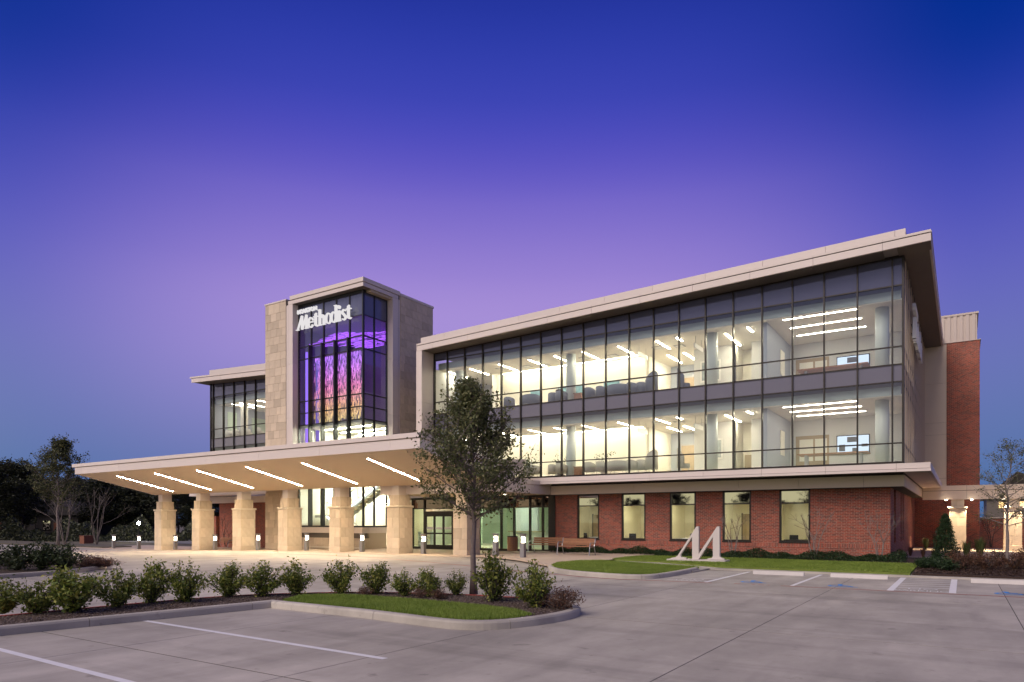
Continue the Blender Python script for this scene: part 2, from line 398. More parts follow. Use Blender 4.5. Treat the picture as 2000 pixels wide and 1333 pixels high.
def leafmesh(cent, size, rg, asp=.5, name='leaves', m='oak_leaf', up=.3):
    n = len(cent); d = rg.normal(size=(n, 3)); d[:, 2] += up; d /= np.linalg.norm(d, axis=1)[:, None]
    q = rg.normal(size=(n, 3)); a = np.cross(d, q); a /= np.linalg.norm(a, axis=1)[:, None]; b = np.cross(d, a)
    s = size * rg.uniform(.6, 1.4, n)[:, None]; a *= s; b *= s * asp; k = d * s * .18
    v = np.stack([cent - a, cent + b + k, cent + a, cent - b + k], 1).reshape(-1, 3)
    me = bpy.data.meshes.new(name); me.vertices.add(4 * n); me.vertices.foreach_set('co', v.astype(np.float32).ravel())
    me.loops.add(4 * n); me.loops.foreach_set('vertex_index', np.arange(4 * n, dtype=np.int32)); me.polygons.add(n)
    me.polygons.foreach_set('loop_start', np.arange(0, 4 * n, 4, dtype=np.int32)); me.polygons.foreach_set('loop_total', np.full(n, 4, dtype=np.int32))
    me.update(); me.validate(); me.materials.append(MATS[m]); return me
def leafmesh_(c, sz, rg): return leafmesh(c, sz, rg, .5, 'foliage', 'hedge_leaf')
# ------------------------------------------------------------------ ground
def sheet(name, m, x0, x1, y0, y1, dz, nx=60, ny=20, kind='structure'):
    b = MB(); vs = []; fs = []
    for i in range(nx + 1):
        for j in range(ny + 1):
            x = x0 + (x1 - x0) * i / nx; y = y0 + (y1 - y0) * j / ny
            vs.append((x, y, gz(x, y) + dz))
    for i in range(nx):
        for j in range(ny):
            a = i * (ny + 1) + j; fs.append((a, a + ny + 1, a + ny + 2, a + 1))
    b.add(vs, fs); o = b.build(name, m, recalc=False); o['kind'] = kind; return o
g = MB()
XS = [-1500, -300, -120] + [-90 + 3 * k for k in range(40)] + [60, 300, 1500]; YS = [-1500, -100, 0, 50, 100, 300, 1500]
vs = [(x, y, gz(x) - .06) for x in XS for y in YS]; ny = len(YS)
g.add(vs, [(i * ny + j, (i + 1) * ny + j, (i + 1) * ny + j + 1, i * ny + j + 1) for i in range(len(XS) - 1) for j in range(ny - 1)])
g.build('ground', 'ground', recalc=False)['kind'] = 'structure'
sheet('driveway', 'concrete', -100, -24.65, -20, 29.2, 0.0)
sheet('street', 'asphalt', -120, -52, 40, 64, .0, 30, 6)
lot = sheet('parking_lot', 'sealant', -24.65, 14, -20, 29.2, -.003, 20, 20)
jx = [-24.64, -21.2, -17.55, -13.9, -10.2, -6.62, -2.95, .86, 4.6, 8.4, 14]
jy = [-20, -14.2, -7.7, -1.2, 5.28, 11.72, 18.2, 25.62, 29.2]
for i in range(len(jx) - 1):
    for j in range(len(jy) - 1):
        piece('slab', 'concrete', lot, jx[i] + .008, jx[i + 1] - .008, jy[j] + .014, jy[j + 1] - .014, -.02, 0.0)

def poly_sheet(name, m, pts, z, kind='structure', th=.1):
    o = MB().prism([(p[0], p[1]) for p in pts], 'z', z - th, z).build(name, m); o['kind'] = kind; return o
def chaikin(pts, n=2, closed=False):
    for _ in range(n):
        out = [] if closed else [pts[0]]
        for i in range(len(pts) - (0 if closed else 1)):
            a, b = pts[i], pts[(i + 1) % len(pts)]
            out += [tuple(a[k] * .75 + b[k] * .25 for k in range(2)), tuple(a[k] * .25 + b[k] * .75 for k in range(2))]
        pts = out if closed else out + [pts[-1]]
    return pts
def resample(pts, step):
    out = [pts[0]]; acc = 0
    for a, b in zip(pts, pts[1:]):
        L = math.hypot(b[0] - a[0], b[1] - a[1]); d = step - acc
        while d <= L:
            out.append((a[0] + (b[0] - a[0]) * d / L, a[1] + (b[1] - a[1]) * d / L)); d += step
        acc = L - (d - step)
    return out + [pts[-1]]
def kerb(name, pts, side=1, h=.15, w=.16, seg=3.0, z0=0.0, m='kerbconc', painted=None, taper=0):
    """kerb of cast segments along a polyline; the island lies to the left (side=1) of the direction of travel"""
    root = None; line = resample(pts, .12); per = int(seg / .12); i = 0; N = len(line)
    prof = [(0, -.05), (.01, h * .72), (.03, h * .93), (.07, h), (w, h), (w, -.05)]
    while i < N - 1:
        j = min(N - 1, i + per)
        if N - 1 - j < 3: j = N - 1
        b = MB(); vs = []; idx = list(range(i, j + 1))
        for q in idx:
            a = line[max(q - 1, 0)]; c = line[min(q + 1, N - 1)]
            d = Vector((c[0] - a[0], c[1] - a[1])).normalized(); nrm = Vector((-d.y, d.x)) * side
            e = -.005 if q == idx[0] else (.005 if q == idx[-1] else 0)
            f = 1.0
            if taper and (N - 1 - q) < taper: f = .12 + .88 * (N - 1 - q) / taper
            for (o_, z_) in prof:
                vs.append((line[q][0] + nrm.x * o_ - d.x * e, line[q][1] + nrm.y * o_ - d.y * e, z0 + gz(line[q][0]) + (z_ * f if z_ > 0 else z_)))
        n = len(prof); fs = []
        for q in range(len(idx) - 1):
            for k in range(n): fs.append((q * n + k, q * n + (k + 1) % n, (q + 1) * n + (k + 1) % n, (q + 1) * n + k))
        fs += [tuple(range(n)), tuple((len(idx) - 1) * n + k for k in range(n - 1, -1, -1))]
        b.add(vs, fs)
        if root is None: root = b.build(name, m); root['kind'] = 'structure'
        else: b.build('kerb_segment', m, root)
        i = j
    return root

# foreground island
front = [(-12.9, -6), (-12.72, 4.72), (-12.55, 6.2), (-12.36, 7.6), (-12.12, 9.52)]
front2 = [(-12.14, 9.36), (-9.4, 9.32), (-8.2, 9.22), (-7.46, 9.13), (-6.91, 9.2), (-6.5, 9.5), (-6.22, 10.1), (-6.06, 11.0), (-6.1, 11.7), (-6.35, 12.3), (-6.9, 12.75), (-7.8, 12.95)]
back = [(-7.8, 12.95), (-9.5, 12.8), (-11.0, 12.3), (-12.2, 11.75), (-13.1, 10.8), (-13.75, 10.0), (-14.05, 9.0), (-14.2, 7.9), (-14.28, 6.6), (-14.35, 5.3), (-14.5, -6)]
fr2 = chaikin(front2[1:], 2)
isl = front + fr2 + chaikin(back, 2)[1:]
kerb('island_kerb', front, 1); kerb('island_kerb', [front2[0]] + fr2, 1)
kerb('painted_kerb', chaikin(back, 2), 1, m='red_paint')
def inset(pts, d):
    n = len(pts); out = []
    for i in range(n):
        a, b, c = pts[i - 1], pts[i], pts[(i + 1) % n]
        e = Vector((c[0] - a[0], c[1] - a[1])).normalized(); out.append((b[0] - e.y * d, b[1] + e.x * d))
    return out
poly_sheet('mulch_bed', 'mulch', inset(isl, .13), .135)
lawn_up = [(-12.05, 9.62), (-12.45, 10.4), (-12.1, 10.8), (-11.5, 11.1), (-9.95, 11.2), (-8.99, 11.15), (-7.9, 11.1), (-7.1, 10.95), (-6.45, 10.55)]
lawn_lo = [(-6.5, 10.05), (-6.75, 9.62), (-7.0, 9.42), (-7.46, 9.33), (-8.2, 9.42), (-9.4, 9.51), (-11.9, 9.54)]
LAWN1 = lawn_up + lawn_lo
poly_sheet('lawn', 'lawn', LAWN1, .145, th=.06)
# left island
l2 = chaikin([(-25.0, 2), (-25.5, 9.5), (-25.8, 11.6), (-27.4, 13.5), (-28.6, 14.4), (-30.0, 14.9), (-33.5, 14.9), (-46, 12.5), (-60, 4)], 2)
kerb('far_island_kerb', l2, 1)
poly_sheet('mulch_bed', 'bedmulch', [(p[0], p[1]) for p in inset(l2, .13)], .13 + gz(-32), th=.3)
# plaza
def pedge(x):
    pts = [(-64, 28.7), (-24, 28.45), (-20.3, 28.0), (-17.8, 27.0), (-15.6, 25.3), (-13.6, 23.4), (-13.0, 23.0)]
    for a, b in zip(pts, pts[1:]):
        if a[0] <= x <= b[0]: return a[1] + (b[1] - a[1]) * (x - a[0]) / (b[0] - a[0])
    return pts[-1][1]
b = MB(); xs = [-64 + 1.0 * k for k in range(52)]
xs = [x for x in xs if x < -13.2] + [-13.2]
vs = []
for x in xs:
    for y, d in ((pedge(x), -.06), (pedge(x), 0), (35.6, 0)): vs.append((x, y, pz(x) + d))
b.add(vs, [f for i in range(len(xs) - 1) for f in ((3 * i, 3 * i + 3, 3 * i + 4, 3 * i + 1), (3 * i + 1, 3 * i + 4, 3 * i + 5, 3 * i + 2))])
b.build('plaza', 'plazaconc', recalc=False)['kind'] = 'structure'
part('sidewalk', 'kerbconc', None, (-13.2, -8.0, 24.0, 30.8, -.05, .055), (-8.0, 14, 25.9, 27.6, -.05, .05)).__setitem__('kind', 'structure')
# lawns in front of the brick wing
LA = chaikin([(-13.35, 23.0), (-12.4, 21.6), (-11.2, 20.75), (-9.3, 20.15), (-8.35, 20.3), (-8.05, 21.0), (-8.0, 23), (-8.1, 25.3)], 2)
LAback = [(-10.2, 26.05), (-13.0, 27.2), (-13.9, 26.4), (-14.0, 24.6)]
kerb('lawn_kerb', LA, 1, taper=5)
LAWN2 = inset(LA + LAback, .14)
poly_sheet('lawn', 'lawn', LAWN2, .14)
LAWN3 = [(-13.5, 30.6), (-13.3, 28.75), (-10.83, 28.3), (-7.6, 26.35), (-1.45, 26.2), (-1.5, 32.0), (-5.2, 32.2), (-9.3, 32.6), (-13.3, 32.4)]
poly_sheet('lawn', 'lawn', LAWN3, .125)
poly_sheet('mulch_bed', 'bedmulch', [(-19.6, 32.9), (-16, 32.4), (-9, 32.3), (-1.45, 31.7), (-1.4, 26.25), (14, 26.1), (14, 37), (-2.6, 38), (-2.7, 35.38), (-19.6, 35.38)], .115)
poly_sheet('walk', 'plazaconc', [(-2.7, 38), (20, 37), (20, 54), (-2.7, 54)], .11)
# far-left verges
poly_sheet('verge', 'ground', [(-110, 29.5), (-60, 29.5), (-60, 32), (-110, 36)], -.28)

# ------------------------------------------------------------------ paint on the lot
def stripe(name, m, pts, w, z=.004, parent=None):
    b = MB(); vs = []
    for i, p in enumerate(pts):
        a = pts[max(i - 1, 0)]; c = pts[min(i + 1, len(pts) - 1)]
        d = Vector((c[0] - a[0], c[1] - a[1])).normalized()
        for sgn in (-1, 1): vs.append((p[0] - d.y * w / 2 * sgn, p[1] + d.x * w / 2 * sgn, gz(p[0]) + z))
    b.add(vs, [(2 * i, 2 * i + 2, 2 * i + 3, 2 * i + 1) for i in range(len(pts) - 1)])
    return b.build(name, m, parent, recalc=False)
for pts in ([(-12.5, 6.89), (-6.36, 6.70)], [(-12.6, 4.24), (-6.4, 4.12)], [(-12.6, 1.6), (-6.4, 1.5)]):
    tag(stripe('stall_line', 'white_paint', pts, .105), None, None, None, 'structure')
redp = chaikin([(-58, 25.9), (-40, 26.0), (-31, 25.95), (-26.2, 25.6), (-22.7, 24.8), (-17.6, 23.05), (-15.25, 21.9), (-11.4, 20.55), (-9.6, 19.95), (-8.0, 20.12), (-6.2, 20.3)], 3)
stripe('fire_lane_line', 'red_paint', redp, .10)['kind'] = 'structure'
for a, c in ((-5.6, -5.4), (-5.1, -5.0), (-4.9, -4.75), (-4.65, -4.6), (-4.3, 14)):
    stripe('fire_lane_line', 'red_paint', [(a, 20.45), (c, 20.45)], .09)['kind'] = 'structure'
stripe('stall_line', 'white_paint', [(-4.04, 20.62), (-4.04, 25.5)], .11)['kind'] = 'structure'
def textmesh(body, size, ext=0.0):
    cu = bpy.data.curves.new('lettering', 'FONT'); cu.body = body; cu.size = size; cu.extrude = ext; cu.align_x = 'CENTER'
    o = bpy.data.objects.new('lettering', cu); me = bpy.data.meshes.new_from_object(o); bpy.data.objects.remove(o); bpy.data.curves.remove(cu); return me
def flat_text(body, size, x, y, m, parent=None, sx=1.0, z=.005):
    me = textmesh(body, size); me.materials.clear(); me.materials.append(MATS[m])
    o = link(me, 'lettering', parent); o.location = (x, y, z); o.scale = (sx, 1, 1); return o
# access aisles
h2 = part('access_aisle', 'white_paint', None, (-1.68, -1.52, 20.62, 25.6, .002, .006), (-.30, -.14, 20.72, 25.65, .002, .006)); h2['kind'] = 'structure'
for k in range(6):
    y = 21.75 + k * .72
    stripe('hatch_line', 'white_paint', [(-1.52, y - .05), (-.30, y + .25)] if k < 5 else [(-1.52, y - .05), (-.95, y + .1)], .09, .005, h2)
flat_text('NO', .42, -.9, 21.35, 'white_paint', h2, 1.1); flat_text('PARKING', .42, -.91, 20.82, 'white_paint', h2, .70)
h1 = part('access_aisle', 'white_paint', None, (-6.5, -6.38, 20.45, 25.5, .002, .006)); h1['kind'] = 'structure'
for k in range(6):
    y = 21.6 + k * .66
    stripe('hatch_line', 'white_paint', [(-7.86, y - .05), (-6.5, y + .25)], .08, .005, h1)
flat_text('NO', .42, -7.1, 21.15, 'white_paint', h1, 1.1); flat_text('PARKING', .42, -7.12, 20.66, 'white_paint', h1, .70)
def wheelchair(x, y):
    b = MB(); s = .95
    def seg(pts, w):
        for p, q in zip(pts, pts[1:]):
            d = Vector((q[0] - p[0], q[1] - p[1])).normalized() * 1; nx, ny = -d.y * w / 2, d.x * w / 2
            b.add([(x + (p[0] + nx) * s, y + (p[1] + ny) * s, .005), (x + (q[0] + nx) * s, y + (q[1] + ny) * s, .005),
                   (x + (q[0] - nx) * s, y + (q[1] - ny) * s, .005), (x + (p[0] - nx) * s, y + (p[1] - ny) * s, .005)], [(0, 1, 2, 3)])
    seg([(-.02 + .3 * math.cos(math.radians(a)), -.12 + .3 * math.sin(math.radians(a))) for a in range(115, 385, 15)], .09)
    seg([(-.08, .45), (-.05, .02), (.2, .02)], .11); seg([(.18, .05), (.34, -.34), (.46, -.3)], .1); seg([(-.06, .22), (.17, .22)], .08)
    cx, cy_ = -.09, .58
    b.add([(x + (cx + .09 * math.cos(a)) * s, y + (cy_ + .09 * math.sin(a)) * s, .005) for a in [k * math.pi / 5 for k in range(10)]], [tuple(range(10))])
    b.v = [(a_, y + (b_ - y) * .8, c_) for a_, b_, c_ in b.v]; b.build('wheelchair_symbol', 'blue_paint', recalc=False)['kind'] = 'structure'
for x in (-5.28, -2.86, 1.0): wheelchair(x, 21.35)

# ------------------------------------------------------------------ the building
BO = (-20.0, 36.0, 0.0)
BLD = thing('medical_center', 'three-storey medical centre of red brick, limestone and lit glass walls with a corner tower', 'building', BO)
YG, YB, XC, XL, PT = 34.7, 35.4, -2.2, -28.62, 1.385
LV = [4.47, 5.27, 7.97, 8.73, 9.51, 12.2]
def head(x): return 13.47 + (x + 2.15) * .0298
mxs = sorted([-2.6 - PT * k for k in range(19)]); edges = [XL] + mxs + [XC]
cw = part('curtain_wall', 'bronze', BLD, (XL, XC + .06, YG - .07, YG + .1, 4.34, 4.46), (XC - .03, XC + .06, YG - .07, YG + .1, 4.46, 13.44), (XL - .02, XL + .05, YG - .07, YG + .1, 4.46, 12.66))
MB().sbox(XL, XC + .06, YG - .075, YG + .1, lambda x: head(x) - .08, lambda x: head(x) + .04).build('head_rail', 'bronze', cw)
for z in LV[1:]: part('transom', 'bronze', cw, (XL, XC, YG - .04, YG + .06, z - .028, z + .028))
for x in mxs: MB().box(x - .03, x + .03, YG - .10, YG + .07, 4.46, head(x) - .06).build('mullion', 'bronze', cw)
def panes(par, xa, xb, ys, rows, mats):
    for (z0, z1), m in zip(zip(rows, rows[1:]), mats):
        piece('spandrel_panel' if 'spand' in m else 'pane', m, par, xa + .03, xb - .03, ys, ys + .018, z0 + .025, z1 - .025)
RM = ['glass', 'glass', 'spandrel', 'glass', 'glass']
for a, c in zip(edges, edges[1:]):
    panes(cw, a, c, YG, LV, RM)
    MB().sbox(a + .03, c - .03, YG, YG + .018, lambda x: 12.225, lambda x: head(x) - .07).build('spandrel_panel', 'spandrel_top', cw)
# right-hand glass side with fins
sw = part('side_curtain_wall', 'bronze', BLD, (XC - .08, XC + .05, YG + .1, 53.9, 4.34, 4.46), (XC - .08, XC + .05, YG + .1, 53.9, 13.36, 13.5))
for k in range(7):
    y0 = YG + .1 + k * 2.74; y1 = y0 + 2.74
    for (z0, z1), m in zip(zip(LV + [13.4], (LV + [13.4])[1:]), RM + ['spandrel_top']):
        piece('spandrel_panel' if 'spand' in m else 'pane', m, sw, XC - .01, XC + .01, y0 + .03, y1 - .03, z0, z1)
for z in LV[1:]: part('transom', 'bronze', sw, (XC - .06, XC + .04, YG + .1, 53.9, z - .028, z + .028))
for k in range(14): part('fin', 'fin', BLD, (XC + .04, XC + .092, YG + .62 + k * PT, YG + .68 + k * PT, 4.42, 13.42))

# roof with its rising eave
def zr(x): return 13.5 + (x + 1.13) * .0298
def off(d): return lambda x: zr(x) + d
XR0, XR1 = -29.12, -1.1
roof = MB().sbox(XR0 + .08, XR1 - .08, 33.6, 56, off(.03), off(.40)).build('roof', 'roofing', BLD)
jn = cuts(XR0, XR1, 2.77, XR0 + 1.3)
for a, c in zip(jn, jn[1:]):
    MB().sbox(a + .006, c - .006, 33.52, 33.62, off(0), off(.315)).build('fascia_panel', 'panel', roof)
    MB().sbox(a + .006, c - .006, 33.50, 33.66, off(.355), off(.455)).build('drip_edge', 'panel', roof)
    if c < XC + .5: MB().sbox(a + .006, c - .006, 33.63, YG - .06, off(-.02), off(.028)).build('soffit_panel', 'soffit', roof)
MB().sbox(XR0, XR1, 33.56, 33.62, off(.30), off(.37)).build('reveal', 'groove', roof)
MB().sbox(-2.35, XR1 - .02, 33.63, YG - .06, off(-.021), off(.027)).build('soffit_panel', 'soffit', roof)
ys = cuts(YG - .055, 55.4, 2.77)
for a, c in zip(ys, ys[1:]):
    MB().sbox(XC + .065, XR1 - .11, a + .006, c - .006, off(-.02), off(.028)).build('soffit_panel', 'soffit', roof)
    MB().box(XR1 - .10, XR1, (a if a > 35 else 33.63) + .006, c - .006, 13.5, 13.815).build('fascia_panel', 'panel', roof)
    MB().box(XR1 - .10, XR1 + .02, (a if a > 35 else 33.67) + .006, c - .006, 13.855, 13.955).build('drip_edge', 'panel', roof)
def up(x): return 14.46 + (x + 2.06) * .0282
ju = cuts(-29.35, -2.06, 2.77, -27.4)
for a, c in zip(ju, ju[1:]): MB().sbox(a + .006, c - .006, 34.2, 34.4, off(.40), up).build('parapet_panel', 'panel', roof)
MB().sbox(-29.35, -2.06, 34.41, 54, off(.39), lambda x: up(x) - .06).build('parapet_core', 'roofing', roof)
# left portal jamb
pj = part('portal_jamb', 'groove', BLD, (-29.05, -28.72, 33.6, 34.7, 4.4, 12.5))
for z0, z1 in ((4.3, 6.3), (6.3, 9.4), (9.4, 12.66)):
    MB().box(-29.12, -28.66, 33.5, 34.78, z0 + .005, z1 - .005).build('jamb_panel', 'panel', pj)
# belt canopy over the ground floor and the beam under it
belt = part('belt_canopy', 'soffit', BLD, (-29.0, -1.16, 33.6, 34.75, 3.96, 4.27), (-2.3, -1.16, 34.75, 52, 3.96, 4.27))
jb = cuts(-29.0, -1.12, 2.77, -27.3)
for a, c in zip(jb, jb[1:]):
    piece('fascia_panel', 'panel', belt, a + .006, c - .006, 33.55, 33.60, 4.06, 4.29); piece('drip_edge', 'panel', belt, a + .006, (c if c < -1.2 else -1.1) - .006, 33.5, 33.62, 3.93, 4.04)
ys = cuts(33.62, 52, 2.77)
for a, c in zip(ys, ys[1:]):
    piece('fascia_panel', 'panel', belt, -1.16, -1.12, a + .006, c - .006, 4.06, 4.29); piece('drip_edge', 'panel', belt, -1.22, -1.1, a + .006, c - .006, 3.93, 4.04)
    piece('soffit_panel', 'panel', belt, -2.1, -1.23, a + .006, c - .006, 3.92, 3.955)
beam = part('eave_beam', 'groove', BLD, (-20.0, -2.2, 34.82, 35.5, 3.36, 3.96), (-2.8, -2.2, 35.5, 52, 3.36, 3.96))
jm = cuts(-20.0, -2.14, 2.77, -17.6)
for a, c in zip(jm, jm[1:]): piece('beam_panel', 'panel_tan', beam, a + .006, c - .006, 34.76, 34.82, 3.37, 3.87)
ys = cuts(34.76, 52, 2.77, 36.2)
for a, c in zip(ys, ys[1:]): piece('beam_panel', 'panel_tan', beam, -2.2, -2.14, (a if a > 35 else 34.83) + .006, c - .006, 3.37, 3.87)
# brick ground floor with five windows
WIN = [(-18.61, -17.21), (-15.85, -14.43), (-13.07, -11.65), (-10.27, -8.85), (-7.51, -6.09)]
bx = []; x = -20.04
for a, c in WIN: bx.append((x, a, YB, YB + .3, .79, 3.37)); x = c
bx += [(x, -2.73, YB, YB + .3, .79, 3.37), (-20.04, -2.73, YB, YB + .3, -.4, .79)]
part('brick_wall', 'brick', BLD, *bx, uv=True)
part('rowlock_course', 'rowlock', BLD, (-20.03, -2.72, YB - .015, YB + .05, .585, .782), uv=True)
part('side_brick_wall', 'brick', BLD, (-3.0, -2.73, YB + .3, 37.3, -.4, 3.37), (-3.0, -2.73, 38.4, 41.5, -.4, 3.37), (-3.0, -2.73, 42.2, 43, -.4, 3.37), (-3.0, -2.73, 43.7, 54, -.4, 3.37),
     (-3.0, -2.73, 37.3, 38.4, -.4, .79), (-3.0, -2.73, 41.5, 42.2, -.4, .79), (-3.0, -2.73, 43, 43.7, -.4, .79), uv=True)
for y0, y1 in ((37.3, 38.4), (41.5, 42.2), (43.0, 43.7)):
    w = part('window', 'bronze', BLD, (-2.88, -2.82, y0, y0 + .06, .79, 3.37), (-2.88, -2.82, y1 - .06, y1, .79, 3.37), (-2.88, -2.82, y0, y1, .79, .87)); part('pane', 'dark_mirror', w, (-2.86, -2.84, y0 + .06, y1 - .06, .87, 3.36))
for a, c in WIN:
    w = part('window', 'bronze', BLD, (a, a + .09, YB + .03, YB + .14, .80, 3.36), (c - .09, c, YB + .03, YB + .14, .80, 3.36), (a + .09, c - .09, YB + .03, YB + .14, .80, .91),
             (a + .09, c - .09, YB + .03, YB + .14, 2.69, 2.75), (a + .09, c - .09, YB + .03, YB + .14, 3.30, 3.36))
    piece('sill', 'bronze', w, a - .02, c + .02, YB - .05, YB + .03, .785, .835)
    piece('pane', 'glass', w, a + .09, c - .09, YB + .08, YB + .10, .91, 2.69); piece('transom_pane', 'dark_mirror', w, a + .09, c - .09, YB + .08, YB + .10, 2.75, 3.30)
# offices behind the windows
office_back = 39.6
part('office_floor', 'floor_in', BLD, (-20.0, -3.0, YB + .3, office_back, .0, .14)); part('office_ceiling', 'ceiling', BLD, (-20.0, -3.0, YB + .31, office_back, 3.0, 3.1))
part('office_back_wall', 'wall_cream', BLD, (-20.0, -3.0, office_back, office_back + .2, .1, 3.3))
for x in (-20.0, -16.5, -13.75, -10.95, -8.2, -3.2): part('partition', 'wall_cream', BLD, (x - .06, x + .06, YB + .32, office_back, .14, 3.0))
def ceil_light(name, label, x0, x1, y0, y1, z, m, group, body='white'):
    t = thing(name, label, 'light fixture', ((x0 + x1) / 2, (y0 + y1) / 2, z), group)
    part('housing', body, t, (x0 - .02, x1 + .02, y0 - .02, y1 + .02, z + .012, z + .05)); part('diffuser', m, t, (x0, x1, y0, y1, z, z + .011)); return t
for k, (a, c) in enumerate(WIN):
    ceil_light('ceiling_light', 'square lit ceiling panel in an office behind the brick wall', (a + c) / 2 - .3, (a + c) / 2 + .3, 37.0, 37.6, 2.945, 'lamp_office', 'office ceiling panels')
for k, (dx, dy) in enumerate(((-19.2, 39.5), (-9.9, 39.5))):
    d = part('office_door', 'door_wood', BLD, (dx - .45, dx + .45, 39.54, 39.6, .14, 2.25)); part('door_frame', 'bronze', d, (dx - .5, dx - .45, 39.53, 39.6, .14, 2.3), (dx + .45, dx + .5, 39.53, 39.6, .14, 2.3))

# right end: tan pier, brick stair tower, ribbed parapet
pier = part('pier', 'groove', BLD, (-2.38, -.92, 54.05, 54.4, 3.5, 13.5))
for z0, z1 in ((3.5, 4.7), (4.7, 7.6), (7.6, 8.4), (8.4, 11.0), (11.0, 13.6)): piece('pier_panel', 'panel_tan', pier, -2.4, -.9, 54.0, 54.06, z0 + .006, z1 - .006)
part('stair_tower_wall', 'brick', BLD, (-.9, .92, 53.97, 66, -.4, 13.6), (-3.3, -.9, 54.1, 54.4, -.4, 3.5), uv=True)
pp = part('metal_parapet', 'rib_metal', BLD, (-1.3, .78, 54.1, 66, 13.64, 15.35), (-1.35, .86, 54.02, 66, 15.35, 15.47), (-1.32, .98, 53.92, 66, 13.6, 13.64))
for k in range(6): piece('rib', 'rib_metal', pp, -1.2 + k * .34, -1.02 + k * .34, 54.04, 54.1, 13.66, 15.34)
part('rear_block', 'wall_grey', BLD, (-28, -3.3, 54.0, 62, 0, 13.3))
# colonnade at the right
cb = part('colonnade_beam', 'soffit', BLD, (-2.1, 9, 50.06, 51.2, 3.2, 4.0))
for a, c in zip(cuts(-2.1, 9, 2.9, .2), cuts(-2.1, 9, 2.9, .2)[1:]):
    piece('beam_panel', 'panel_tan', cb, a + .006, c - .006, 50.0, 50.06, 3.17, 3.70); piece('drip_edge', 'panel_tan', cb, a + .006, c - .006, 49.97, 50.06, 3.73, 4.02)
# roof signage letters on the right-hand side are added further down

